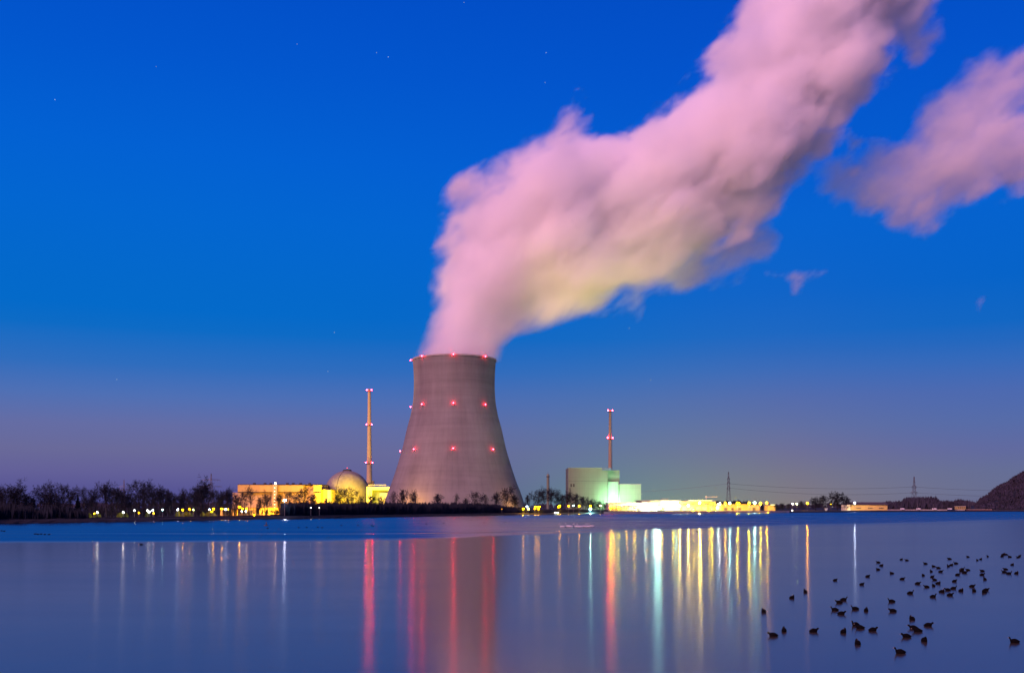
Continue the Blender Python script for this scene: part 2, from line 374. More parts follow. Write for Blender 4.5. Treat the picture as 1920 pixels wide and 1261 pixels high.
def tree(px, top, D, kind, w=1.0, label=None, name='bare_tree', cat='tree', group='bare trees along the far bank', lean=0.0, z0=GZ, mats=None):
    H = Z(top, D)-z0
    t = empty(name, (X(px, D), D, z0-0.1), trng.uniform(0, 6.28), label=label, cat=cat, group=group)
    t.scale = (H*w, H*w, H); 
    if lean: t.rotation_euler = (0, lean, 0)
    a, b_ = PR[kind]
    link('trunk', a, t); link('crown', b_, t)
    return t
ORD = ['', 'first', 'second', 'third', 'fourth', 'fifth', 'sixth', 'seventh', 'eighth', 'ninth', 'tenth', 'eleventh', 'twelfth', 'thirteenth', 'fourteenth', 'fifteenth', 'sixteenth', 'seventeenth', 'eighteenth', 'nineteenth', 'twentieth', 'twenty-first', 'twenty-second', 'twenty-third', 'twenty-fourth', 'twenty-fifth', 'twenty-sixth', 'twenty-seventh', 'twenty-eighth', 'twenty-ninth', 'thirtieth']
# left grove, px, top row, prototype, width factor, what it looks like
LT = [(-14, 910, 'broad', 1.0, 'bare tree cut by the left edge of the picture'), (10, 911, 'broad2', 1.0, 'wide bare tree standing second from the left end of the bank'),
      (34, 905, 'tall', 1.1, 'tall narrow bare tree before the first gap of sky at left'), (47, 925, 'bushy', .8, 'low bushy tree leaning on the tall narrow one at the far left'),
      (77, 907, 'broad2', .9, 'round-headed bare tree just right of the first gap of sky'), (97, 925, 'bushy', .7, 'low dark bushy tree between two round bare crowns at left'),
      (118, 908, 'broad', 1.05, 'spreading bare tree above the lone orange lamp at far left'), (146, 926, 'fir', .9, 'dark fir tree with drooping boughs right of the spreading bare tree'),
      (163, 932, 'bushy', .8, 'low round tree behind the white lamp right of the fir'), (158, 916, 'thin', .8, 'faint thin bare tree rising behind the fir'),
      (183, 907, 'vee', .8, 'forked bare tree with limbs leaning left above the yellow-green bush'), (200, 905, 'tall2', .9, 'upright dark tree right beside the forked one'),
      (219, 915, 'bushy', .8, 'dense dark tree between the two yellow-green lit bushes'), (236, 922, 'tall', .8, 'narrow tree just left of the tallest round crown at left'),
      (258, 901, 'broad', .95, 'tallest round bare crown of the left grove'), (247, 930, 'bushy', .7, 'low bushy tree under the tallest round crown'),
      (281, 914, 'broad2', .8, 'bare tree right of the tallest round crown, lamps at its foot'), (300, 912, 'tall2', .9, 'upright bare tree above the pale cyan lamp'),
      (317, 923, 'bushy', .7, 'bushy tree with sloping right side before a dip in the treetops'), (338, 922, 'tall', .8, 'small upright tree above the blue-white lamp'),
      (353, 918, 'broad2', .75, 'bare tree above the two orange lamps'), (378, 899, 'tall', 1.1, 'tallest slender bare tree just left of the pylon'),
      (366, 922, 'bushy', .7, 'bushy tree at the left foot of the tallest slender tree'), (404, 920, 'broad', .75, 'bare tree under the arm of the left pylon'),
      (419, 921, 'bushy', .7, 'rounded tree over the blue-white lamp left of the long hall'), (434, 918, 'thin', .9, 'leaning thin tree at the left corner of the long hall'),
      (428, 915, 'tall2', .7, 'narrow tree just left of the long hall corner'), (455, 922, 'broad2', .8, 'bare tree before the left end of the long hall'),
      (471, 912, 'thin', .9, 'thin tall tree crossing the pale band of the long hall'), (488, 932, 'bushy', .7, 'low bushy tree left of the column of lamps'),
      (500, 922, 'tall', .8, 'upright tree just left of the column of lamps'), (524, 926, 'tall2', .8, 'tree just right of the column of lamps'),
      (545, 921, 'broad', .8, 'bare tree before the middle of the long hall'), (566, 914, 'broad2', .85, 'wide bare tree before the orange wall right of the middle'),
      (586, 926, 'bushy', .7, 'low tree before the right end of the long hall'), (612, 934, 'bushy', .6, 'low tree at the left foot of the reactor dome'),
      (653, 914, 'broad', 1.05, 'wide bare tree silhouetted on the glowing reactor dome'), (634, 928, 'bushy', .7, 'small twiggy tree low on the left of the dome'),
      (676, 929, 'broad2', .7, 'small bare tree at the right foot of the dome'), (697, 924, 'tall', .8, 'narrow tree before the yellow annex'),
      (716, 930, 'bushy', .7, 'low tree before the shadow-toned bay of the yellow annex'), (737, 921, 'thin', 1., 'thin tree between the annex and the cooling tower'),
      (755, 918, 'bushy', .62, 'dark dense crown before the left foot of the cooling tower'), (774, 919, 'vee', .55, 'pair-limbed thin tree left of the middle of the tower foot'),
      (779, 921, 'thin', .8, 'sparse tree touching the pair-limbed one at the tower foot'), (820, 926, 'bushy', .8, 'low wide crown before the middle of the tower foot'),
      (855, 925, 'thin', .7, 'lone wispy tree at the centre of the tower foot'), (873, 934, 'bushy', .7, 'low dark crown right of the lone wispy tree'),
      (894, 922, 'broad', .85, 'rounded bare tree right of the tower foot centre'), (911, 927, 'thin', .9, 'sparse tree with orange light behind it before the tower'),
      (931, 923, 'tall2', .8, 'upright tree left of the large fan-shaped one'), (949, 913, 'broad2', .95, 'large fan-shaped bare tree before the right foot of the tower'),
      (966, 926, 'tall', .9, 'narrow tree at the right corner of the tower foot'), (989, 928, 'bushy', .55, 'dark small tree in the clear gap right of the tower')]
def bank_D(px):
    base = shore_D(px)+12
    return base
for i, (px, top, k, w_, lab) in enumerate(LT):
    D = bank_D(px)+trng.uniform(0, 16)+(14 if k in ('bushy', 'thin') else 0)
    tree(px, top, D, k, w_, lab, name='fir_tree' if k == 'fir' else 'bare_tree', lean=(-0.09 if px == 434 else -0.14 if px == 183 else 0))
LT2 = [(2, 919, 'tall2', .9, 'dark slim tree behind the leftmost bare crowns'), (24, 922, 'bushy', .8, 'dark bushy crown between the two leftmost tall trees'), (60, 932, 'bushy', .8, 'low dark crown closing the first gap of sky at left'),
       (88, 918, 'tall', .9, 'slim dark tree behind the first round crown at left'), (108, 921, 'broad2', .8, 'dark crown left of the spreading tree over the lone orange lamp'), (131, 922, 'tall2', .8, 'dark tree between the spreading tree and the fir'),
       (172, 925, 'tall', .8, 'slim dark tree just left of the forked one'), (209, 913, 'broad', .7, 'dark round tree behind the upright one beside the forked tree'), (228, 919, 'tall2', .8, 'dark slim tree over the second lit bush'), (270, 917, 'bushy', .8, 'dark crown just right of the tallest round one'),
       (291, 920, 'tall', .8, 'dark slim tree over the cluster of white lamps'), (310, 918, 'bushy', .8, 'dark crown over the pale cyan lamp'), (328, 927, 'tall2', .8, 'low dark tree left of the blue-white lamp'), (346, 924, 'bushy', .7, 'low dark crown left of the two orange lamps'),
       (371, 914, 'tall2', .8, 'dark tree touching the tallest slender one'), (387, 912, 'broad', .7, 'dark crown right of the tallest slender tree'), (411, 924, 'tall', .8, 'slim dark tree right of the left pylon'), (443, 928, 'bushy', .6, 'low dark crown over the lamps at the hall corner')]
for px, top, k, w_, lab in LT2: tree(px, top, bank_D(px)+trng.uniform(22, 40), k, w_, lab)
MT = [(1008, 919, 'broad', .9, 'leaning bare tree at the left of the clump beside the pale silo'), (1020, 915, 'broad2', .8, 'tallest tree of the clump left of the green-grey block'), (1033, 916, 'tall2', .9, 'upright tree just right of the pale silo'),
      (1046, 918, 'thin', 1.0, 'thin tree in the middle of the clump left of the grey block'), (1052, 928, 'bushy', .9, 'reddish bushy tree low in the clump'), (1064, 919, 'tall', .9, 'narrow tree at the left edge of the grey block'),
      (1078, 926, 'bushy', .9, 'dense tree under the two small windows of the grey block'), (1093, 931, 'bushy', 1.0, 'rounded tree before the middle of the grey block'), (1108, 936, 'dome', 1.0, 'low tree above the brightest blue-white lamp'),
      (1124, 939, 'dome', 1.0, 'lowest tree at the right end of the clump, orange light beyond'), (1135, 944, 'bushy', .9, 'small orange-lit tree beside the glaring yard')]
for px, top, k, w_, lab in MT: tree(px, top, shore_D(px)+20+trng.uniform(0, 20), k, w_, lab, group='trees between the tower and the grey block')
RT = [(1455, 945, 'bushy', 1.0, 'small tree right of the orange-lit hut'), (1466, 943, 'dome', .9, 'low round tree left of the two small white lamps'), (1478, 944, 'bushy', .9, 'small tree next to the white lamp right of the yard'),
      (1502, 939, 'bushy', 1.1, 'tree lit orange by the lamp in its branches'), (1529, 932, 'dome', .95, 'rounded dark tree on the left of the big one at right'), (1543, 929, 'bushy', .9, 'middle crown between the two rounded trees at right'),
      (1570, 923, 'dome', 1.05, 'biggest rounded dark tree, left of the long low house'), (1588, 932, 'bushy', .9, 'dark crown at the left gable of the long low house')]
for px, top, k, w_, lab in RT: tree(px, top, shore_D(px)+25+trng.uniform(0, 25), k, w_, lab, group='trees right of the glaring yard', name='leafless_tree')

# ------------------------------------------------------------------ brushwood and far woods (masses nobody could count)
def brush(name, rows, n, h_of, mat, wid=0.25, depth=14, seed=1, lean=0.25, **k):
    """n upright sprays between px ranges; rows = [(px0, px1)], height from h_of(px, D)"""
    rng = random.Random(seed); mb = MB()
    for i in range(n):
        px = rng.uniform(*rows); D = shore_D(px)+k.get('off', 6)
        D = D+rng.random()*depth; h = h_of(px, D)*rng.uniform(0.45, 1.0)
        x = X(px, D); y = D; z = GZ-0.1
        for s_ in range(4):
            a = rng.uniform(0, 6.283); l = rng.uniform(0, lean)*h
            q = (x+math.cos(a)*l, y+math.sin(a)*l*0.6, z+h*rng.uniform(0.6, 1.05)); ww = wid*rng.uniform(.5, 1.3)
            t_ = rng.uniform(.35, .7); mx, my, mz = (x+(q[0]-x)*t_, y+(q[1]-y)*t_, z+(q[2]-z)*t_)
            mb.poly([(x-ww*.5, y, z), (x+ww*.5, y, z), (mx+ww, my, mz), (q[0], q[1], q[2]), (mx-ww, my, mz)], [(0, 1, 2, 4), (4, 2, 3)])
    o = mb.obj(name, mat, kind='stuff', label=k.get('label')); return o
def prof(pts):
    def f(px):
        for (a, ya), (b, yb) in zip(pts, pts[1:]):
            if a <= px <= b: return ya+(yb-ya)*(px-a)/(b-a)
        return pts[0][1] if px < pts[0][0] else pts[-1][1]
    return f
def hfun(pts):
    pf = prof(pts); return lambda px, D: max(0.5, Z(pf(px)-1.5, D)-GZ)
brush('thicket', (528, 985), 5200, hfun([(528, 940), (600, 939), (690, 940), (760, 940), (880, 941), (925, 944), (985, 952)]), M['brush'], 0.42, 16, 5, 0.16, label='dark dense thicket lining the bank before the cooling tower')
brush('undergrowth', (-250, 165), 1700, hfun([(-250, 930), (0, 936), (60, 945), (70, 955), (90, 938), (165, 955)]), M['brush'], 0.26, 12, 6, 0.2, label='dark undergrowth below the bare trees at far left')
brush('bank_grass', (-260, 1190), 4200, hfun([(-260, 978), (0, 971), (170, 970), (480, 967), (530, 962), (740, 960), (985, 956), (1130, 958), (1190, 960)]), M['brush'], 0.22, 5, 7, 0.3, label='low dark grass and reeds fringing the water edge')
brush('saplings', (165, 525), 420, hfun([(165, 938), (300, 932), (430, 934), (525, 944)]), M['twig'], 0.08, 22, 17, 0.22, D=None, off=30, label='thin leafless saplings between the bare trees of the left bank')
brush('low_scrub', (985, 1140), 900, hfun([(985, 955), (1060, 953), (1140, 955)]), M['brush'], 0.3, 14, 8, 0.2, label='low dark scrub under the clump of trees left of the yard')
def woods(name, x0, x1, D, pts, n, label, mat=None, ww=1.6):
    pf = prof(pts); rng = random.Random(len(name)+x0); mb = MB()
    for i in range(n):
        px = rng.uniform(x0, x1); d = D+rng.uniform(0, 60); h = (Z(pf(px), d)-GZ)*rng.uniform(0.5, 1.02); x = X(px, d)
        for s_ in range(5):
            a = rng.uniform(0, 6.283); l = rng.uniform(0, 0.22)*h; t_ = rng.uniform(.4, .8)
            q = (x+math.cos(a)*l, d+math.sin(a)*l, GZ+h*rng.uniform(.6, 1)); w2 = ww*rng.uniform(.4, 1)
            mb.poly([(x, d, GZ-.2), (x+(q[0]-x)*t_+w2, d, GZ+(q[2]-GZ)*t_), q, (x+(q[0]-x)*t_-w2, d, GZ+(q[2]-GZ)*t_)], [(0, 1, 2, 3)])
    mb.obj(name, mat or M['twig'], kind='stuff', label=label)
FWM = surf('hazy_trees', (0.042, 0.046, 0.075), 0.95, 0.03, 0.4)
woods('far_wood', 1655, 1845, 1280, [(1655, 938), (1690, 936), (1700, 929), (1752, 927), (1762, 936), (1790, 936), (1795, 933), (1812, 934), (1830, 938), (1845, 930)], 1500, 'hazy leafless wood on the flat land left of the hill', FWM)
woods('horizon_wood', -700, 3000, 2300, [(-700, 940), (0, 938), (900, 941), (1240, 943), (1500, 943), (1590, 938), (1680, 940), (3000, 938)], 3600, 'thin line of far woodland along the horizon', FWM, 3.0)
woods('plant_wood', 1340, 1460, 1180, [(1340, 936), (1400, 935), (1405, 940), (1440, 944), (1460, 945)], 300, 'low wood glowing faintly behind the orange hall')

# ------------------------------------------------------------------ hill at the right
HP = [(1826, 948), (1833, 942), (1839, 935), (1853.6, 930.5), (1860, 923), (1874, 911), (1890, 905), (1904, 894), (1920, 884), (1980, 850), (2060, 820), (2300, 790), (2900, 780)]
def hill_z(px): return Z(prof(HP)(px), 1150)
def make_hill():
    vs = []; fs = []; rng = random.Random(9); cols = [1820+i*8 for i in range(136)]
    dep = [0, 30, 70, 140, 260, 420, 700]; pf = [0.0, 0.35, 0.7, 0.93, 0.97, 0.85, 0.4]
    for k, dd in enumerate(dep):
        for px in cols:
            D = 1085+dd; h = max(0, (Z(prof(HP)(px), D)-GZ))*pf[k]
            vs.append((X(px, D)*1.0, D, GZ-0.3+h+rng.uniform(-1, 1)*(k > 0)))
    w_ = len(cols)
    for k in range(len(dep)-1):
        for i in range(w_-1): a = k*w_+i; fs.append((a, a+1, a+w_+1, a+w_))
    MB().poly(vs, fs).obj('hill', M['soil'], kind='structure', smooth=True)
    mb = MB()
    for i in range(5200):
        px = rng.uniform(1828, 2150) if i < 4200 else rng.uniform(2150, 2880); t = rng.random(); dd = t*230
        k = next(j for j in range(len(dep)-1) if dep[j] <= dd <= dep[j+1]); fr = (dd-dep[k])/(dep[k+1]-dep[k])
        y = 1085+dd; base = GZ+max(0, Z(prof(HP)(px), y)-GZ)*(pf[k]+(pf[k+1]-pf[k])*fr)-1.5; x = X(px, y)
        h = rng.uniform(3.5, 7)*min(1, 0.35+(px-1826)/40); ww = rng.uniform(.5, 1.2)
        for s_ in range(3):
            a = rng.uniform(0, 6.283); q = (x+math.cos(a)*h*.3, y+math.sin(a)*h*.3, base+h*rng.uniform(.7, 1))
            mb.poly([(x, y, base), (x+(q[0]-x)*.6+ww, y, base+h*.55), q, (x+(q[0]-x)*.6-ww, y, base+h*.5)], [(0, 1, 2, 3)])
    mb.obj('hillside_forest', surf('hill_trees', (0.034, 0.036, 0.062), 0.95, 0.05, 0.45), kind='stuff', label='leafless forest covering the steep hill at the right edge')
make_hill()

# ------------------------------------------------------------------ buildings
def bx(px0, px1, top, bot, D, depth):
    return (X(px0, D), X(px1, D), D, D+depth, (GZ-0.2 if bot is None else Z(bot, D)), Z(top, D))
def part(name, mat, parent, *boxes, **k):
    mb = MB()
    for b_ in boxes: mb.box(*b_)
    return mb.obj(name, mat, parent, **k)
def building(name, label, cat='building'): return empty(name, (0, 0, 0), label=label, cat=cat)

# long hall left of the dome
D = 1150
h = building('turbine_hall', 'long low hall lit orange, left of the reactor dome', 'hall')
part('lower_wall', M['cream2'], h, bx(446.5, 512, 923.5, None, D+4, 45), bx(520, 569, 923.5, None, D+4, 45))
part('upper_wall', M['cream'], h, bx(445.5, 486, 908.5, 921.5, D, 50), bx(486, 511, 908.8, 921.5, D-2, 52), bx(519.5, 569, 909, 921.5, D, 50), label='pale overhanging upper storey of the hall')
part('ledge', M['dark'], h, bx(446, 511, 921.5, 923.3, D-1, 52), bx(519.5, 569, 921.5, 923.3, D+1, 50))
part('stair_tower', M['cream2'], h, bx(511.2, 519.3, 907.5, None, D-4, 40))
part('recess_wall', M['cream2'], h, bx(569, 587.5, 909.8, None, D+7, 40))
part('end_block', M['cream'], h, bx(587.5, 602, 908.6, 921.6, D-3, 44), bx(587.5, 602, 923.2, None, D-3, 44))
part('roof', M['dark'], h, bx(446, 602.5, 907.2, 908.4, D+3, 48))
for px in (476, 496, 507, 538, 549, 563, 580): part('roof_vent', M['dark'], h, bx(px-1.8, px+1.8, 904.8, 907.3, D+15, 5))
part('lower_annex', M['cream2'], h, bx(436, 446, 922.8, None, D+10, 30), label='low annex at the left end of the hall')

# annex between hall and dome
h = building('side_annex', 'small yellow-lit annex tucked between the long hall and dome', 'building')
part('wall', M['cream'], h, bx(602.6, 617.5, 917.4, None, D, 40)); part('corner_pier', M['white'], h, bx(614, 620, 918, None, D-3, 6)); part('roof', M['dark'], h, bx(602.6, 620.5, 916.2, 917.2, D, 40))

# reactor dome
D = 1190; r = 42.3*D/F; cx = X(644, D); zc = Z(922.5, D)
h = building('reactor_dome', 'round reactor dome glowing yellow at its foot beside the chimney', 'reactor building')
pr = [(r*0.985, GZ-.2), (r*0.985, zc-12), (r, zc-4), (r, zc)]+[(r*math.cos(R(a)), zc+r*math.sin(R(a))) for a in range(4, 91, 3)]
MB().lathe((cx, D+r), pr, 96).obj('dome', surf('dome_concrete', (0.24, 0.235, 0.19), 0.85, 0.15, 0.2), h, smooth=True)
MB().lathe((cx, D+r), [(5.5, zc+r-1.2), (5.5, zc+r+.5), (4.0, zc+r+1.4), (0.4, zc+r+1.6)], 24).obj('crown_cap', M['dark'], h)
MB().tube((cx, D+r, zc+r), (cx, D+r, zc+r+3.0), .25, n=6).obj('mast', M['steel'], h)
MB().sphere((cx, D+r, zc+r+3.2), .5, 8, 6).obj('beacon', glow((1, .05, .04), 4.0, False), h)
mb = MB()
for a in range(0, 72, 3):                                  # ladder over the shell
    p = Vector((cx-r*1.004*math.cos(R(a))*0.32, D+r-r*1.004*math.cos(R(a))*0.9474, zc+r*1.004*math.sin(R(a))))
    q = Vector((cx-r*1.004*math.cos(R(a+3))*0.32, D+r-r*1.004*math.cos(R(a+3))*0.9474, zc+r*1.004*math.sin(R(a+3)))); mb.tube(p, q, .28, n=5)
mb.obj('ladder', M['dark'], h)

# annex right of the dome
D = 1150
h = building('auxiliary_building', 'bright yellow box building with a shadow-toned bay, right of the dome', 'building')
part('wall', M['white'], h, bx(687.5, 697.5, 912, None, D, 40), bx(697.5, 727.5, 912, 918.2, D, 40), bx(727.5, 730.5, 912, None, D, 40), bx(712, 727.4, 923.2, None, D+2.5, 30))
part('shadow_toned_bay', M['grey'], h, bx(697.6, 727.4, 918.2, None, D+5, 30)); part('roof_rail', M['white'], h, bx(690.5, 724, 908, 909.2, D+2, 1.2), *[bx(a-.3, a+.3, 909, 912, D+2, .8) for a in (692, 702, 712, 722)])  # shadow of the recess is put into the bay's darker cladding colour

def chimney(name, label, px, D, base_py, top_py, rb, rt, lights, mat, nz=None, stripes=False):
    t = empty(name, (X(px, D), D, 0), label=label, cat='chimney')
    z0 = Z(base_py, D) if base_py else GZ; z1 = Z(top_py, D)
    MB().lathe((0, 0), [(rb+(rt-rb)*min(1, (i/20)**0.8), z0+(z1-z0)*i/20) for i in range(21)]+[(rt*.75, z1), (rt*.7, z1-3)], 24).obj('shaft', mat, t, smooth=True)
    red = glow((1.0, 0.012, 0.03), 190.0)
    for py in lights:
        z = Z(py, D); f_ = (z-z0)/(z1-z0); rr = rb+(rt-rb)*min(1, f_**0.8)
        MB().lathe((0, 0), [(rr, z-1.6), (rr+1.5, z-1.6), (rr+1.5, z-1.2), (rr, z-1.2)], 20).obj('platform', M['steel'], t)
        for s_ in (-1, 1):
            l = empty('warning_light', (s_*(rr+1.1), -0.8, z-1.2)); l.parent = t
            MB().sphere((0, 0, 1.0), 0.7, 10, 6).obj('lens', red, l); MB().tube((0, 0, 0), (0, 0, .5), .35, n=6).obj('mount', M['steel'], l)
    mb = MB()
    mb.tube((rb+.6, -.9, z0), (rt+.6, -.9, z1-4), .12, n=4).obj('ladder', M['dark'], t)
    return t
stack1 = chimney('vent_stack', 'tall slender concrete chimney with three rings of red lights beside the dome', 692.3, 1270, 905, 729, 3.6, 1.75, (730.5, 795, 866.5), M['cream2'])
part('plinth', M['cream2'], stack1, (-5.3, 5.3, 0, 9, GZ-.2, Z(901, 1270)))
stack2 = chimney('vent_stack', 'slim chimney with two rings of red lights rising behind the grey block', 1144, 1180, 885, 768, 2.3, 1.45, (769, 820), M['cream2'])
for o in (stack1, stack2): o['group'] = 'chimneys with red lights'

# unit one: big grey block
D = 1060
h = building('reactor_block', 'tall windowless grey-green block below the slim chimney', 'reactor building')
part('main_wall', M['grey'], h, bx(1065.5, 1139.5, 877, None, D, 50))
part('side_wall', M['grey'], h, bx(1139.6, 1161.5, 881, None, D+6, 44))
part('roof_recess', M['panel'], h, bx(1129, 1146.5, 876.4, 881.2, D-1.2, 12)); part('parapet', M['pale'], h, bx(1065.2, 1128.8, 876.2, 876.9, D-.3, 50))  # box stands in for a dark roof recess, its darkness put into the colour
for a in (1069.5, 1074.5): part('window', M['glass'], h, bx(a, a+2.8, 906.5, 912, D-.35, .3))
part('stair_panel', M['pale'], h, bx(1140.3, 1160.8, 902.5, None, D+3, 2.9), label='pale green lower panel of the block')
part('joint_strips', M['dark'], h, bx(1139.7, 1140.2, 888, 948, D-.4, 3), bx(1065.6, 1139, 901, 901.4, D-.12, .1))
D = 1045
h = building('square_block', 'pale green floodlit square block right of the grey one', 'building')
part('wall', M['pale'], h, bx(1162.4, 1202, 908, None, D, 40)); part('parapet', M['conc'], h, bx(1162, 1202.4, 906.8, 907.9, D-.3, 40))

# low glaring halls of the yard
D = 900
h = building('workshop', 'low white workshop with dark slot windows below the square block', 'workshop')
part('wall', M['white'], h, bx(1141, 1232, 943, None, D, 30)); part('roof', M['conc'], h, bx(1140, 1233, 941.8, 942.8, D-1, 32))
for a, b_ in ((1165, 1173), (1177, 1187), (1191, 1204)): part('window', M['glass'], h, bx(a, b_, 947.5, 949.2, D-.3, .2))
part('canopy', M['conc'], h, bx(1141, 1205, 949.6, 950.6, D-7, 7))
part('lower_front', M['cream2'], h, bx(1143, 1203, 950.8, None, D-2, 1.8))
h = building('machine_hall', 'overexposed white hall in the middle of the yard', 'hall')
part('wall', M['white'], h, bx(1203, 1276, 938.5, None, D+22, 40)); part('roof', M['conc'], h, bx(1199, 1277, 937.2, 938.3, D+21, 42)); part('roof_hut', M['pale'], h, bx(1241, 1252.5, 933.8, 937.2, D+35, 8))
part('door', M['dark'], h, bx(1196, 1200.5, 952, None, D-3, .4)); part('gate', M['grey'], h, bx(1232, 1246, 950, None, D+21.4, .4))
h = building('service_hall', 'yellow-lit hall between the white hall and the pale tank', 'hall')
part('wall', M['cream'], h, bx(1276.5, 1342, 939.6, None, D+12, 34)); part('roof', M['white'], h, bx(1294, 1335, 937.2, 938.5, D+6, 30))
for a in (1280, 1292, 1306, 1318, 1330): part('shutter', M['cream2'], h, bx(a, a+8, 949, None, D+11.6, .3))
for a in (1281, 1296, 1309, 1322): part('window', M['glass'], h, bx(a, a+6, 943.5, 945.2, D+11.6, .3))
t = empty('storage_tank', (X(1348, D), D, 0), label='pale upright tank at the left end of the orange hall', cat='tank')
MB().lathe((0, 0), [(2.3, GZ-.2), (2.3, Z(944.5, D)), (1.6, Z(943.6, D)), (.1, Z(943.2, D))], 24).obj('shell', M['white'], t, smooth=True); MB().lathe((0, 0), [(2.5, Z(949.2, D)), (2.5, Z(948.8, D))], 24).obj('band', M['steel'], t)
h = building('orange_hall', 'long orange-lit hall with roof lamps right of the pale tank', 'hall')
part('wall', M['cream'], h, bx(1352, 1406, 944.6, None, D+8, 25)); part('roof', M['dark'], h, bx(1351.5, 1406.5, 943.6, 944.5, D+7, 27))
part('door', M['dark'], h, *[bx(a, a+5, 951.5, None, D+7.6, .3) for a in (1358, 1371, 1384)])
part('plinth', M['conc'], h, bx(1352, 1406, 956.2, None, D+7.2, .6))
h = building('depot', 'smaller depot with orange front right of the long orange hall', 'building')
part('wall', M['cream2'], h, bx(1407, 1424, 946, None, D+6, 20)); part('roof', M['dark'], h, bx(1406.8, 1424.5, 945, 945.9, D+5, 22)); part('door', M['dark'], h, bx(1411, 1417, 951, None, D+5.6, .3))
h = building('gate_hut', 'small orange hut with a bright roof sign at the right end of the yard', 'hut')
part('wall', M['cream'], h, bx(1439, 1454, 947.5, None, D, 12)); part('roof', M['conc'], h, bx(1438.5, 1454.5, 946.6, 947.4, D-1, 14))
part('roof_sign', glow((1.0, .85, .3), 3.0, False), h, bx(1445, 1453.5, 945.3, 946.5, D-.8, .3))
# gantry crane
t = empty('yard_crane', (X(1324, D+30), D+30, 0), label='thin lattice crane with level boom above the yellow-lit hall', cat='crane')
zt = Z(931, D+30); MB().tube((0, 0, GZ), (0, 0, zt+1), .35, n=4).obj('mast', M['white'], t); MB().tube((-1, 0, zt), (X(1345, D+30)-X(1324, D+30), 0, zt), .28, n=4).obj('boom', M['white'], t)
# storage silo far behind
t = empty('pale_silo', (X(1027.5, 1500), 1500, 0), label='faint pale silo tower rising behind the clump of trees', cat='tower')
MB().lathe((0, 0), [(2.2, GZ), (2.0, Z(892, 1500)), (2.0, Z(888.5, 1500)), (.1, Z(888, 1500))], 20).obj('shell', M['grey'], t, smooth=True); MB().tube((0, 0, Z(888, 1500)), (0, 0, Z(884, 1500)), .25, n=5).obj('aerial', M['steel'], t)
MB().lathe((0, 0), [(2.9, Z(893.5, 1500)), (2.9, Z(892.5, 1500)), (2.3, Z(892.3, 1500))], 20).obj('gallery', M['dark'], t)
# long low house at the right
D = 960
h = building('weir_house', 'long low peach-lit house with dark roof at the right', 'house')
part('wall', M['cream'], h, bx(1594.5, 1664, 946, 956, D, 14)); part('gable_wall', M['white'], h, bx(1587, 1594.4, 945.5, None, D-1, 15), label='glaring bright left gable')
part('base', M['dark'], h, bx(1594.5, 1664, 956, None, D-.1, 14))
x0, x1 = X(1592, D), X(1666, D); za, zb = Z(946, D), Z(940.8, D)
MB().poly([(x0, D-1, za+.01), (x1, D-1, za+.01), (x1, D+15, za+.01), (x0, D+15, za+.01), (x0+1.5, D+7, zb), (x1, D+7, zb)], [(0, 1, 5, 4), (2, 3, 4, 5), (0, 4, 3), (1, 2, 5), (0, 3, 2, 1)]).obj('roof', M['dark'], h)
for a in (1606, 1609.2, 1612, 1627.5, 1630.6, 1633.6, 1648.5, 1651.6, 1654.6): part('window', M['glass'], h, bx(a, a+2.2, 951.2, 953, D-.3, .2))
part('hoop_sign', M['dark'], h, bx(1588.7, 1590.2, 949.5, 952, D-1.3, .2))
# dam with small piers
wallm = M['conc']
h = building('weir_wall', 'low pale weir wall with small piers right of the long house', 'wall')
part('wall', wallm, h, bx(1666, 1776, 954.3, None, 990, 3)); 
for a in (1693, 1723.5, 1753, 1782): part('pier', M['sign'], h, bx(a-3, a+3, 952.2, 954.2, 989, 3))
for a in (1720.5, 1750.5): MB().tube((X(a, 989), 989, Z(953, 989)), (X(a, 989), 989, Z(944, 989)), .14, n=5).obj('lamp_post', M['steel'], h)
h = building('pump_house', 'tiny pale house with four windows near the hill foot', 'house')
part('wall', M['cream'], h, bx(1795, 1810.5, 948.8, 954.2, 1000, 6)); part('roof', M['conc'], h, bx(1794.6, 1811, 948, 948.7, 999.5, 7)); part('base', M['conc'], h, bx(1795.6, 1809, 954.2, None, 1000.3, 5))
for a in (1796.5, 1800, 1803.4, 1806.8): part('window', M['glass'], h, bx(a, a+1.6, 950, 952.4, 999.7, .2))
h = building('river_wall', 'thin dark brick-red river wall running to the hill', 'wall')
part('wall', surf('brick_coping', (0.20, 0.10, 0.08)), h, bx(1811, 1860, 954.5, None, 1005, 2)); part('coping', M['conc'], h, bx(1811, 1860, 953.9, 954.4, 1004.6, 2.6))
h = building('boat_jetty', 'dark low landing stage on the shore below the hill', 'jetty')
part('deck', M['dark'], h, bx(1864, 1960, 955.4, 956.3, 1000, 4)); part('piles', M['dark'], h, *[bx(a, a+1, 956.3, 958.6, 1001, 1) for a in range(1866, 1958, 9)])
h = building('harbour_quay', 'low concrete quay edge lit yellow along the front of the yard', 'quay')
mb = MB(); pts = [(px, shore_D(px)) for px in range(1132, 1486, 12)]
for (a, da), (b_, db) in zip(pts, pts[1:]):
    xa, xb = X(a, da), X(b_, db); z1 = 1.55
    mb.poly([(xa, da-.4, -.6), (xb, db-.4, -.6), (xb, db-.4, z1), (xa, da-.4, z1), (xa*1.008, da+6, z1), (xb*1.008, db+6, z1)], [(0, 1, 2, 3), (3, 2, 5, 4)])
mb.obj('quay_edge', M['conc'], h)
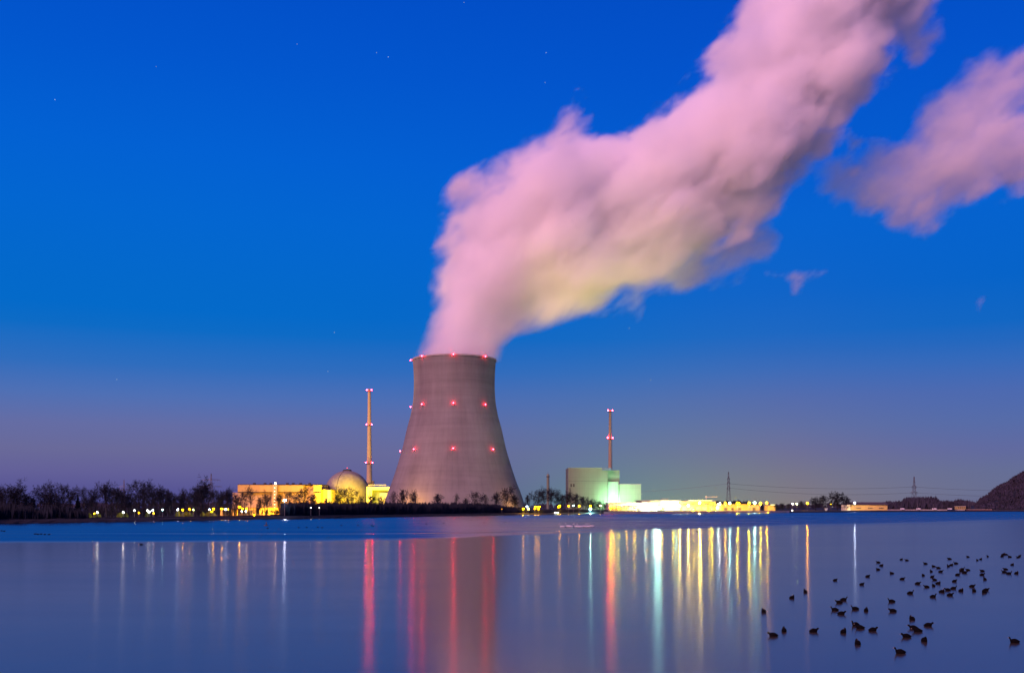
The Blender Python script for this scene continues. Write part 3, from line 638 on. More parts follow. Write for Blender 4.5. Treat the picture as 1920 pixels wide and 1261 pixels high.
# navigation sign
t = empty('river_sign', (X(1549, 905), 905, GZ), label='pale heart-shaped river sign on a post before the dark trees', cat='sign')
zz = Z(954.5, 905)-GZ; MB().poly([(-1.5, 0, zz+.9), (-.75, 0, zz+1.4), (0, 0, zz+.9), (.75, 0, zz+1.4), (1.5, 0, zz+.9), (1.2, 0, zz-.3), (0, 0, zz-1.5), (-1.2, 0, zz-.3)], [(0, 1, 2, 3, 4, 5, 6, 7)]).obj('board', M['sign'], t)
sm = t.children[0].modifiers.new('s', 'SOLIDIFY'); sm.thickness = .12
MB().tube((0, .2, 0), (0, .2, zz-.2), .1, n=5).obj('post', M['steel'], t)

# ------------------------------------------------------------------ lamps
COLR = dict(orange=(1.0, 0.42, 0.0), yellow=(1.0, 0.64, 0.0), white=(1.0, 0.92, 0.78), blue=(0.62, 0.72, 1.0), cyan=(0.45, 1.0, 0.85), green=(0.75, 1.0, 0.35), warm=(1.0, 0.68, 0.12))
CNAME = dict(orange='orange', yellow='yellow', white='white', blue='blue-white', cyan='cyan-white', green='yellow-green', warm='warm white')
def lamp(px, py, D, c, L, r, label, group, sample=True, kind='street_lamp'):
    z = Z(py, D); t = empty(kind, (X(px, D), D, GZ), label=label, cat='lamp', group=group)
    hgt = z-GZ
    MB().tube((0, .1, 0), (0, .1, max(.1, hgt-r*.9)), .11, .07, n=5).obj('pole', M['steel'], t)
    MB().sphere((0, 0, hgt), r, 10, 6).obj('lamp_head', glow(COLR[c], L, sample), t)
    MB().lathe((0, 0), [(r*1.15, hgt+r*.55), (r*.7, hgt+r*1.1), (.02, hgt+r*1.2)], 10).obj('lamp_hood', M['steel'], t)
    return t
LB = 3.6
def lamp_row(rows, D_of, where, group, r, boost=1.0):
    cnt = {}
    for px, py, c, L, s_ in sorted(rows):
        cnt[c] = cnt.get(c, 0)+1
        tot = sum(1 for q in rows if q[2] == c)
        lab = f'only {CNAME[c]} lamp {where}' if tot == 1 else f'{ORD[cnt[c]]} {CNAME[c]} lamp from the left {where}'
        lamp(px, py, D_of(px), c, L*(LB*boost if s_ else 1.0), r, lab, group, s_)
lamp_row([(110, 962, 'orange', 60, 0), (115.6, 968, 'orange', 25, 0), (152, 961, 'white', 60, 0), (176.5, 962, 'orange', 60, 0), (182.5, 959.7, 'white', 90, 1), (231, 959.7, 'white', 90, 1), (252, 956, 'white', 50, 0),
          (260, 961, 'orange', 30, 0), (276.5, 956, 'white', 60, 0), (280, 959, 'white', 60, 1), (286.7, 955.8, 'blue', 90, 0), (288, 961.5, 'orange', 40, 0), (304.7, 955, 'cyan', 60, 0), (333, 954.5, 'blue', 110, 1),
          (343, 955, 'orange', 120, 1), (356, 954, 'orange', 150, 1), (362.7, 955, 'green', 50, 0), (392.5, 954.5, 'blue', 90, 0), (400, 953.5, 'orange', 150, 1), (397, 958.5, 'yellow', 70, 0), (416, 953, 'orange', 110, 1),
          (423, 954, 'blue', 110, 1), (427.7, 954, 'orange', 100, 0), (449, 949.7, 'orange', 200, 1), (455, 953, 'yellow', 120, 1), (462.5, 953.4, 'orange', 130, 1), (453.4, 958, 'blue', 90, 0), (460.7, 958, 'white', 90, 0),
          (476.7, 965, 'yellow', 50, 0), (511, 965, 'orange', 50, 1)],
         lambda px: shore_D(px)+22, 'among the bare trees left of the tower', 'lamps among the trees on the left bank', 0.21, .85)
lamp(533.6, 937, shore_D(533)+5, 'blue', 110, .5, 'lone blue-white lamp high on the dark trees right of the lamp column', 'lamps before the dark thicket')
lamp(582.7, 951, shore_D(582)+3, 'white', 12, .2, 'left of two tiny lamps in the dark thicket under the dome', 'lamps before the dark thicket', False)
lamp(598.6, 951, shore_D(598)+3, 'white', 8, .2, 'right of two tiny lamps in the dark thicket under the dome', 'lamps before the dark thicket', False)
lamp(941, 953.5, shore_D(941)+3, 'orange', 3, .25, 'dim orange lamp in the thicket before the tower', 'lamps before the dark thicket', False)
t = empty('lamp_mast', (X(515, 1140), 1140, 0), label='tall thin mast strung with a column of lamps before the long hall', cat='light mast')
MB().tube((0, 0, GZ), (0, 0, Z(904.5, 1140)), .16, n=6).obj('mast', M['dark'], t)
for py in (914, 920.5, 926.5, 933, 939, 945, 951): MB().sphere((0, -.5, Z(py, 1140)), .42, 8, 6).obj('lamp', glow((1, .8, .5), 8, False), t)
MB().sphere((1.0, -.5, Z(905.5, 1140)), .7, 10, 6).obj('lamp', glow((1, .8, .5), 60), t, label='brightest lamp at the top of the mast')
lamp_row([(981, 953, 'orange', 90, 1), (988, 949, 'blue', 60, 0), (991, 953.6, 'warm', 50, 0), (1004, 949.7, 'orange', 60, 1), (1003, 953, 'orange', 60, 0), (1010.6, 949.6, 'orange', 60, 1), (1010, 953.4, 'orange', 60, 0),
          (1049.7, 947.8, 'orange', 70, 1), (1047, 949.6, 'orange', 70, 0), (1066, 948, 'orange', 40, 0), (1075, 947, 'cyan', 25, 0), (1086, 948, 'orange', 50, 1), (1107, 948, 'orange', 60, 0),
          (1107, 953.6, 'cyan', 420, 1), (1126, 947.3, 'warm', 60, 0), (1041.7, 960.3, 'white', 40, 0), (1046, 960.6, 'green', 20, 0)],
         lambda px: shore_D(px)+(5 if px not in (1041.7, 1046) else 1), 'between the tower and the yard', 'lamps between the tower and the yard', 0.42, 1.5)
lamp_row([(1145, 951, 'orange', 420, 1), (1151, 950, 'orange', 220, 1), (1160, 951, 'yellow', 240, 1), (1175, 952, 'orange', 120, 1), (1188, 952, 'orange', 80, 1), (1190.5, 952.5, 'yellow', 110, 1), (1210, 951, 'cyan', 60, 1), (1213, 952, 'orange', 120, 1),
          (1221, 950, 'cyan', 80, 1), (1226, 950, 'white', 90, 1), (1230, 949, 'cyan', 560, 1), (1236, 952, 'cyan', 900, 1), (1242, 951, 'orange', 170, 1), (1262, 950, 'yellow', 190, 1), (1267, 951, 'cyan', 70, 1), (1274, 948, 'warm', 520, 1),
          (1290.5, 947, 'warm', 420, 1), (1300.5, 955, 'yellow', 460, 1), (1312, 942, 'warm', 620, 1), (1321, 940.6, 'yellow', 60, 0), (1329, 955, 'yellow', 240, 1), (1334.7, 943.7, 'yellow', 220, 1), (1342.5, 958.5, 'warm', 60, 0), (1345, 951, 'cyan', 70, 1)],
         lambda px: 745 if px in (1145, 1230, 1236, 1274, 1290.5, 1300.5, 1312) else 770, 'in the glaring part of the yard', 'lamps in the glaring part of the yard', 0.5, 3.0)
lamp_row([(1349, 943.7, 'white', 90, 1), (1360, 942.7, 'orange', 150, 1), (1368.5, 942.7, 'cyan', 170, 1), (1382.6, 942.7, 'yellow', 250, 1), (1386, 943, 'orange', 60, 0), (1404.5, 942.7, 'yellow', 330, 1), (1415, 941.7, 'cyan', 200, 1), (1426, 943, 'yellow', 190, 1), (1438, 942, 'orange', 220, 1)],
         lambda px: 790, 'along the orange hall and depot', 'lamps along the orange hall', 0.5, 3.0)
lamp_row([(1486, 944, 'white', 60, 0), (1485.5, 956, 'white', 20, 0), (1494, 944, 'green', 120, 0), (1513.5, 943, 'orange', 420, 1), (1558, 944.5, 'yellow', 12, 0), (1602.5, 942, 'blue', 150, 1)],
         lambda px: 925, 'right of the yard', 'lamps right of the yard', 0.5, 1.6)

# floodlights on the ground that light the plant walls
def flood(px, py, D, target, c, E, spread, label, r=0.6):
    """a floodlight box on a short mast with a real spot lamp in it; target = (px, py, D)"""
    p = at(px, py, D); q = at(*target); d = (q-p).normalized()
    t = empty('floodlight', p, label=label, cat='floodlight', group='floodlights of the plant')
    mb = MB(); mb.box(-.7, .7, -.3, .3, -.45, .45); o = mb.obj('housing', M['steel'], t, (0, 0, 0)); o.location = -d*0.9
    MB().tube((0, .4, -p.z+GZ), (0, .4, -.2), .12, n=5).obj('mast', M['steel'], t)
    ld = bpy.data.lights.new('flood_beam', 'SPOT'); lo = bpy.data.objects.new('flood_beam', ld); COL.objects.link(lo); lo.parent = t
    ld.energy = E; ld.color = c; ld.spot_size = R(spread); ld.spot_blend = 0.6; ld.shadow_soft_size = r
    lo.rotation_euler = d.to_track_quat('-Z', 'Y').to_euler()
OR = (1.0, 0.40, 0.0); YE = (1.0, 0.60, 0.0); GR = (0.45, 1.0, 0.55)
flood(455, 948, 1095, (470, 915, 1150), (1.0, .38, .06), 0.8e5, 120, 'floodlight before the left end of the long hall')
flood(495, 950, 1105, (505, 920, 1150), OR, 0.8e5, 120, 'floodlight left of the lamp column')
flood(542, 950, 1110, (542, 920, 1150), OR, 1.2e5, 120, 'floodlight before the middle of the long hall')
flood(580, 951, 1115, (582, 922, 1150), OR, 1.0e5, 120, 'floodlight before the right end of the long hall')
flood(613, 951, 1125, (613, 925, 1150), YE, 0.9e5, 120, 'floodlight before the small side annex')
flood(640, 950, 1120, (640, 915, 1200), YE, 5.5e5, 110, 'floodlight aimed at the foot of the dome')
flood(668, 950, 1135, (672, 915, 1200), YE, 4.0e5, 110, 'floodlight at the right foot of the dome')
flood(706, 948, 1115, (708, 915, 1150), YE, 3.4e5, 110, 'floodlight before the yellow box building')
flood(1110, 949, 1000, (1100, 900, 1060), (1.0, .9, .30), 0.14e5, 130, 'floodlight below the tall grey block')
flood(1150, 944, 1025, (1151, 920, 1065), GR, 0.8e5, 120, 'green-white floodlight between the grey block and the workshop')
flood(1151, 948, 1044, (1151, 938, 1063), GR, 1.1e5, 120, 'glaring green-white floodlight at the corner of the grey block')
flood(1184, 944, 1010, (1184, 915, 1045), (.65, 1.0, .5), 0.7e5, 120, 'green-white floodlight below the square block')
flood(1225, 954, 880, (1225, 942, 920), (.95, 1.0, .75), 2.4e5, 140, 'white floodlight before the white hall')
flood(1258, 954, 885, (1262, 942, 920), (1.0, .85, .3), 1.7e5, 140, 'white floodlight at the right end of the white hall')
flood(1185, 955, 875, (1185, 946, 900), (1.0, .6, .1), 0.6e5, 140, 'floodlight before the workshop')
flood(1310, 955, 885, (1310, 945, 912), (1.0, .62, .0), 0.9e5, 150, 'yellow floodlight before the service hall')
flood(1380, 955, 880, (1380, 947, 908), (1.0, .50, .0), 0.8e5, 160, 'orange floodlight before the long orange hall')
flood(1420, 955, 880, (1420, 949, 906), (1.0, .48, .0), .35e5, 160, 'orange floodlight before the depot')
flood(1446, 956, 885, (1447, 950, 900), (1.0, .46, .0), .12e5, 160, 'orange floodlight before the gate hut')
flood(1630, 957, 935, (1630, 950, 960), (1.0, .45, .12), .9e5, 165, 'peach floodlight before the long low house')
flood(1590, 957, 945, (1590, 950, 960), (1.0, 1.0, .4), .3e5, 150, 'glaring floodlight before the bright gable')
flood(1802, 957, 985, (1803, 951, 1000), (1.0, .5, .2), .12e5, 150, 'small floodlight before the tiny house')
flood(703, 938, 1235, (692, 840, 1270), (1.0, .6, .05), 0.5e5, 70, 'added narrow floodlight gilding the three-ringed chimney from its foot')  # lamp added to turn the chimney shaft golden
# yard light on the tower foot, then added beams for the steam
flood(755, 953, 975, (800, 860, 1010), (1.0, .42, .08), 0.9e5, 130, 'floodlight in the yard left of the tower foot')
flood(975, 953, 1000, (955, 925, 1020), (1.0, .42, .06), 2.5e4, 130, 'floodlight at the right corner of the tower foot')

flood(668, 947, 1120, (1030, 540, 1055), (1.0, .60, .26), 2.3e6, 50, 'added narrow-beam lamp brightening the steam from beside the dome')  # lamp added to warm the underside of the steam
flood(1148, 944, 1020, (1130, 560, 1055), (.95, .8, .2), 1.2e6, 50, 'added narrow-beam lamp tinting the steam from the yard')  # second added lamp, for olive light low on the steam

# lit bushes behind the left trees
def bush(px, D, top, w_, label):
    rng = random.Random(int(px)); mb = MB(); H = Z(top, D)-GZ; W = w_/F*D/2
    for i in range(420):
        a = rng.uniform(0, 6.283); rr = rng.random()**.5; z = rng.random()*H; k = math.sqrt(max(.05, 1-(z/H)**2.2))
        c = Vector((math.cos(a)*rr*W*k, math.sin(a)*rr*W*k*.6, z)); u = Vector((rng.gauss(0, 1), rng.gauss(0, 1), rng.gauss(0, 1))).normalized()*.22; v = u.orthogonal().normalized()*.16
        mb.poly([c-u, c-v, c+u, c+v], [(0, 1, 2, 3)])
    t = empty('lit_bush', (X(px, D), D, GZ), label=label, cat='bush', group='lamp-lit bushes behind the trees')
    mb.obj('foliage', M['leaf'], t); MB().tube((0, 0, -.1), (0, 0, H*.5), .08, n=5).obj('stem', M['bark'], t)
for px, w_, top, lab in ((168, 8, 962, 'small yellow-green bush left of the brightest lit bush'), (182, 16, 960.5, 'brightest yellow-green bush under the forked tree'), (226, 14, 961, 'yellow-green bush under the white lamp left of the tallest crown'), (237, 8, 962, 'small lit bush right of the lamp under dense trees'),
                         (277, 9, 960, 'lit bush below the cluster of white lamps'), (334, 12, 958, 'green-lit bush below the blue-white lamp'), (350, 22, 959, 'wide dim lit bush below two orange lamps'), (395, 22, 958, 'yellow-green bush below the pink-white lamp'), (380, 9, 960, 'narrow lit bush left of the yellow lamp')):
    bush(px, shore_D(px)+27, top, w_, lab)
h = building('low_shed', 'low orange-lit shed wall glimpsed between trunks left of the hall', 'shed')
Dd = shore_D(430)+62; part('wall', M['cream2'], h, bx(412, 440, 955, None, Dd, 6)); part('roof', M['dark'], h, bx(411, 441, 954, 955, Dd-.5, 7)); part('door', M['dark'], h, bx(420, 423, 958.5, None, Dd-.2, .15))
h = building('store_shed', 'long low orange-lit store behind the trees below the long hall', 'shed')
Dd = shore_D(490)+62; part('wall', M['cream2'], h, bx(444, 524, 952, None, Dd, 8)); part('roof', M['dark'], h, bx(443, 525, 951, 952, Dd-.5, 9)); part('door', M['dark'], h, bx(466, 470, 958, None, Dd-.2, .15), bx(496, 500, 958, None, Dd-.2, .15))
for px, lab in ((426, 'low orange floodlight before the low shed'), (470, 'low orange floodlight before the left of the store'), (508, 'low orange floodlight before the right of the store')):
    flood(px, 958, shore_D(px)+52, (px, 958, shore_D(px)+62), OR, 26000, 160, lab, .3)

# ------------------------------------------------------------------ pylons and lines
def pylon(px, top, D, arms, wpx, label, rz=0.0):
    H = Z(top, D)-GZ; t = empty('power_pylon', (X(px, D), D, GZ), rz, label=label, cat='pylon', group='power pylons on the skyline'); w0 = wpx*D/F/2
    mb = MB(); n = 9; sc_ = []
    for i in range(n+1):
        f_ = i/n; w_ = w0*(1-f_)**1.1+0.35; sc_.append((w_, H*f_))
    for (wa, za), (wb, zb) in zip(sc_, sc_[1:]):
        for sx, sy in ((-1, -1), (1, -1), (1, 1), (-1, 1)):
            mb.tube((sx*wa, sy*wa, za), (sx*wb, sy*wb, zb), .22, n=4, caps=False)
        mb.tube((-wa, -wa, za), (wb, -wb, zb), .13, n=3, caps=False); mb.tube((wa, -wa, za), (-wb, -wb, zb), .13, n=3, caps=False)
        mb.tube((-wa, wa, za), (wb, wb, zb), .13, n=3, caps=False); mb.tube((wa, -wa, za), (wb, wb, zb), .13, n=3, caps=False)
    mb.obj('lattice_mast', M['steel'], t)
    for ay, aw in arms:
        z = Z(ay, D)-GZ; a = aw*D/F/2; am = MB()
        for s_ in (-1, 1):
            am.tube((0, -.8, z), (s_*a, 0, z+.3), .2, n=3, caps=False); am.tube((0, .8, z), (s_*a, 0, z+.3), .2, n=3, caps=False); am.tube((0, 0, z+2.2), (s_*a, 0, z+.3), .2, n=3, caps=False)
            for j in (0.4, 0.7, 1.0): am.tube((s_*a*j, 0, z+.3), (s_*a*j, 0, z-2.6), .14, n=3)
        am.obj('crossarm', M['steel'], t)
    return t
pylon(396, 887, 1600, [(899.5, 34), (912, 40)], 9, 'wide-armed pylon on the skyline above the left grove')
pylon(232.5, 899, 2000, [(912, 18), (918, 22)], 6, 'faint distant pylon behind the forked tree at left')
pylon(1366, 884, 1500, [(897, 5), (905, 6), (914, 6)], 8, 'narrow pylon behind the orange hall')
pylon(1714, 893, 1500, [(912, 9), (923, 13)], 9, 'pylon with short arms over the far wood at right')
def cable(p, q, sag, label, r=.16):
    mb = MB(); n = 24; pr_ = None
    for i in range(n+1):
        f_ = i/n; c = Vector(p).lerp(Vector(q), f_); c.z -= sag*4*f_*(1-f_)
        if pr_ is not None: mb.tube(pr_, c, r, n=3, caps=False)
        pr_ = c
    mb.obj('power_line', M['steel'], label=label, cat='power line', group='power lines strung between the pylons')
cable(at(1366, 906, 1500), at(1714, 912, 1500), 5, 'upper power line between the two right pylons')
cable(at(1366, 914, 1500), at(1714, 923, 1500), 6, 'lower power line between the two right pylons')
cable(at(1366, 906, 1500), at(1080, 925, 1700), 4, 'power line sloping left from the narrow pylon behind the yard')
cable(at(1714, 912, 1500), at(2150, 908, 1400), 7, 'upper power line running right from the far wood pylon')
cable(at(1714, 923, 1500), at(2150, 922, 1400), 6, 'lower power line running right from the far wood pylon')

# ------------------------------------------------------------------ coots and swans
def coot_mesh(pose):
    b_ = MB(); n = 14
    ring = [(-.20, .010, .050, .010), (-.165, .038, .045, .030), (-.115, .068, .042, .062), (-.04, .088, .040, .092), (.04, .084, .040, .088), (.10, .062, .050, .064)]
    if pose == 'up': ring += [(.13, .045, .090, .052), (.14, .036, .130, .040), (.152, .036, .160, .034), (.175, .028, .170, .026), (.198, .010, .166, .010)]
    elif pose == 'low': ring += [(.122, .046, .085, .050), (.140, .038, .115, .038), (.162, .033, .128, .031), (.188, .024, .122, .022), (.205, .008, .116, .008)]
    else: ring += [(.115, .048, .085, .052), (.11, .042, .125, .040), (.095, .036, .145, .032), (.07, .026, .148, .022), (.05, .010, .142, .010)]
    vs = []; fs = []
    for i, (x, ry, zc_, rz_) in enumerate(ring):
        for k in range(n):
            a = 2*math.pi*k/n; vs.append((x, math.cos(a)*ry*1.1, zc_+math.sin(a)*rz_*1.1))
    for i in range(len(ring)-1):
        for k in range(n): a = i*n+k; c = i*n+(k+1) % n; fs.append((a, c, c+n, a+n))
    fs += [tuple(range(n))[::-1], tuple(range((len(ring)-1)*n, len(ring)*n))]
    b_.poly(vs, fs)
    hx, hz = {'up': (.198, .166), 'low': (.205, .116), 'tuck': (.05, .142)}[pose]; s_ = -1 if pose == 'tuck' else 1
    k_ = MB().poly([(hx-.012*s_, -.010, hz+.008), (hx-.012*s_, .010, hz+.008), (hx-.008*s_, 0, hz-.012), (hx+.035*s_, 0, hz-.008), (hx-.015*s_, 0, hz+.026)], [(0, 2, 3), (1, 3, 2), (0, 3, 4), (1, 4, 3), (0, 4, 1), (0, 1, 2)])
    return b_.mesh('body', M['coot'], True), k_.mesh('beak', M['beak'])
CM = {p: coot_mesh(p) for p in ('up', 'low', 'tuck')}
def coot(px, py, pose, face, label, s_=1.0, group='black coots resting on the calm water'):
    D = EYE*F/(py+2-HOR); t = empty('coot', (X(px, D), D, -.012*s_), face, label=label, cat='coot', group=group); t.scale = (s_, s_, s_*1.12)
    link('body', CM[pose][0], t); link('beak', CM[pose][1], t)
# px, py, pose, heading in degrees (180 = facing left), label
CO = [(1432, 1145, 'tuck', 100, 'round coot, leftmost of the whole flock'), (1449, 1190, 'low', 170, 'coot left of the pair at the lower left of the flock'), (1470, 1181, 'tuck', 80, 'round coot just right of the lower leftmost one'),
      (1485, 1119, 'tuck', 30, 'small round coot above and right of the leftmost one'), (1510, 1108, 'up', 95, 'coot on the orange lamp streak'), (1526, 1182, 'low', 10, 'lone coot low below the orange lamp streak'),
      (1582, 1123, 'up', 0, 'right coot of a touching pair left of centre'), (1573, 1128, 'low', 180, 'left coot of a touching pair left of centre'), (1565, 1142, 'up', 180, 'coot with raised tail, left of three in a row'),
      (1578, 1149, 'low', 0, 'flat blurred coot just below the one with raised tail'), (1603, 1140, 'up', 180, 'coot with upright tail, middle of three in a row'), (1624, 1143, 'tuck', 60, 'round coot, right end of three in a row'),
      (1604, 1170, 'up', 200, 'left coot of the overlapping dark pair'), (1612, 1175.5, 'up', 170, 'right coot of the overlapping dark pair'), (1581.5, 1183.5, 'tuck', 45, 'round coot left of the overlapping pair'),
      (1637, 1180, 'low', 10, 'large coot right of the overlapping pair'), (1608, 1205, 'tuck', 90, 'round coot below the overlapping pair'), (1671.5, 1126, 'up', 180, 'fish-shaped coot with spread tail above another'),
      (1673.5, 1144, 'low', 180, 'flat long coot below the fish-shaped one'), (1710, 1159, 'tuck', 100, 'round coot right of the flat long one'), (1741, 1171, 'low', 0, 'big coot facing right near the blurred pair'),
      (1712, 1176, 'low', 150, 'upper coot of the blurred pair'), (1720, 1181.5, 'low', 170, 'lower coot of the blurred pair'), (1699, 1192, 'low', 180, 'flat faint coot left of the round glossy one'),
      (1733, 1199.7, 'tuck', 270, 'round glossy coot with a pale fleck, low in the flock'), (1687.5, 1222, 'up', 180, 'lowest and largest coot of the flock'), (1901.7, 1202, 'up', 180, 'coot alone at the far right of the water'),
      (1707, 1110.4, 'up', 0, 'coot below the loose middle ranks, left side'), (1749.6, 1117, 'up', 10, 'coot with a hooked shape under the middle ranks'), (1781.7, 1113.9, 'low', 0, 'flat coot under the dense row of three'),
      (1766.5, 1107.6, 'tuck', 0, 'left coot of the dense row of three'), (1776.6, 1104.4, 'low', 180, 'middle coot of the dense row of three'), (1788, 1101.5, 'up', 0, 'right coot of the dense row of three'),
      (1802, 1105.8, 'tuck', 20, 'blurred coot right of the dense row of three'), (1826.3, 1106, 'tuck', 90, 'large dark coot under another near the right'), (1823, 1097.6, 'low', 0, 'flat coot on top of the large dark one'),
      (1845.5, 1109, 'tuck', 200, 'coot right of the large dark one'), (1849, 1104.6, 'low', 0, 'pale flat coot touching the one right of the large dark one')]
for px, py, pose, fa, lab in CO: coot(px, py, pose, R(fa), lab, 1.06)
FAR = [(1671.5,1073),(1692,1083.7),(1690,1047),(1700,1048.5),(1721,1092.4),(1731,1077),(1750,1060),(1759,1063),(1746,1069.5),(1764,1070),(1778,1060),(1784,1057.5),(1780,1046),(1748,1079.7),(1752,1085.4),(1759.5,1092),
       (1737,1098.5),(1750.4,1096.4),(1789.7,1088),(1795.8,1075.8),(1846.7,1084.4),(1841.8,1075.8),(1841.5,1068.8),(1804,1065.7),(1802,1068.8),(1814.5,1066.8),(1809,1072),(1814.5,1042),(1832.4,1048.4),(1839,1046.5),
       (1852,1041.3),(1879,1041.3),(1880.7,1038),(1886,1037.8),(1882.5,1036.6),(1892.6,1042),(1908.7,1043),(1912,1040.4),(1885,1065.7),(1892,1073.6),(1906,1073),(1882.5,1071),(1735,1055),(1792,1054.4),(1898,1057),
       (1566,1086),(1627,1079),(1616,1094),(1646.5,1052.6),(1653,1058.5),(1646,1066)]
brng = random.Random(12); rows_ = {}
for px, py in FAR:
    k = 0 if py < 1050 else 1 if py < 1065 else 2 if py < 1080 else 3
    rows_.setdefault(k, []).append((px, py))
RN = ['in the farthest band of the flock', 'in the second farthest band of the flock', 'in the middle band of the flock', 'in the band just beyond the dense middle ranks']
for k, lst in rows_.items():
    for i, (px, py) in enumerate(sorted(lst), 1):
        coot(px, py, brng.choice(['up', 'low', 'tuck', 'low']), brng.choice([0, 180, 20, 160, 90])*math.pi/180, f'{ORD[i]} small coot from the left {RN[k]}', brng.uniform(.95, 1.15))
def duck_far(px, py, lab, s_=1.4):
    D = EYE*F/(py+1-HOR); t = empty('duck', (X(px, D), D, -.02), R(brng.choice([0, 180])), label=lab, cat='duck', group='specks of ducks on the far rippled water'); t.scale = (s_,)*3
    link('body', CM['low'][0], t); link('beak', CM['low'][1], t)
for i, (px, py) in enumerate([(3, 994), (8, 994.6), (66, 1000), (71, 1000.6), (77, 1000.2), (84, 1000.9), (92, 1001), (265, 1020), (502, 989), (560, 988), (575, 987.6), (596, 987), (604, 988), (640, 984), (671, 983), (697, 984), (700, 985), (799, 981), (832, 980), (884, 974), (907, 979), (947, 978), (1308, 995.5), (1101, 963.8)], 1):
    duck_far(px, py, 'lone duck speck on the rippled water below the white hall' if px == 1308 else 'lone duck speck close to the bank left of the yard' if px == 1101 else f'{ORD[i]} dark duck speck from the left on the far water')
def swan_mesh():
    b_ = MB(); n = 12; ring = [(-.75, .02, .42, .03), (-.6, .14, .36, .10), (-.35, .26, .30, .20), (0, .30, .28, .24), (.3, .22, .28, .20), (.46, .10, .34, .12), (.52, .06, .5, .06), (.50, .05, .72, .05), (.53, .05, .88, .05), (.6, .06, .93, .055), (.68, .03, .9, .03)]
    vs = []; fs = []
    for x, ry, z, rz_ in ring:
        for k in range(n): a = 2*math.pi*k/n; vs.append((x, math.cos(a)*ry, z+math.sin(a)*rz_))
    for i in range(len(ring)-1):
        for k in range(n): a = i*n+k; c = i*n+(k+1) % n; fs.append((a, c, c+n, a+n))
    fs += [tuple(range(n))[::-1], tuple(range((len(ring)-1)*n, len(ring)*n))]
    return b_.poly(vs, fs).mesh('body', M['swan'], True), MB().tube((.68, 0, .9), (.80, 0, .86), .03, .012, n=6).mesh('beak', M['oranged'])
SWM = swan_mesh()
for i, (px, py) in enumerate([(1054, 987.5), (1065, 986.6), (1070, 987.4), (1081, 987), (1087, 987.6), (1096, 987), (1103, 987.3), (1109, 986.8)], 1):
    D = EYE*F/(py+1-HOR); t = empty('swan', (X(px, D), D, -.05), R(180 if i % 3 else 0), label=f'{ORD[i]} white swan from the left in the far row', cat='swan', group='row of white swans on the far water')
    link('body', SWM[0], t); link('beak', SWM[1], t)
D = EYE*F/(985-HOR); t = empty('mooring_post', (X(499, D), D, 0), label='small dark post standing in the water below the long hall', cat='post')
MB().tube((0, 0, -1), (0.05, 0, 1.0), .16, .13, n=8).obj('post', M['dark'], t); MB().lathe((0, 0), [(.5, -.3), (.62, 0), (.5, .2), (.15, .25)], 12).obj('float', M['dark'], t)

# ------------------------------------------------------------------ stars
ST = [(103, 187, 2.2, 'brightest star, at the far left of the sky'), (293, 125, .8, 'very faint star at upper left'), (557, 83, 1.0, 'faint star between the left star and the close pair'), (706, 99, 1.1, 'left star of the close pair left of the steam'), (728, 107, 1.8, 'brighter right star of the close pair'),
      (870, 5, 1.0, 'faint star at the top edge of the sky'), (1024, 99, 1.5, 'upper of two stars above the steam bump'), (1022, 155, 1.1, 'lower of two stars above the steam bump'), (627, 623, 1.2, 'faint star left of the steam neck'), (615, 696, 1.3, 'faint star above the left chimney, to its left'),
      (219, 711, 1.3, 'low faint star above the left grove'), (1180, 615, 1.6, 'star just under the steam plume'), (1220, 712, 1.3, 'low faint star right of the slim chimney')]
for px, py, s_, lab in ST:
    D = 16000; MB().sphere((0, 0, 0), D/F*0.75, 8, 6).obj('star', glow((0.6, 0.8, 1.0), s_*.45, False), None, at(px, py, D), label='tiny '+lab, cat='star', group='stars in the dusk sky')
# ------------------------------------------------------------------ steam

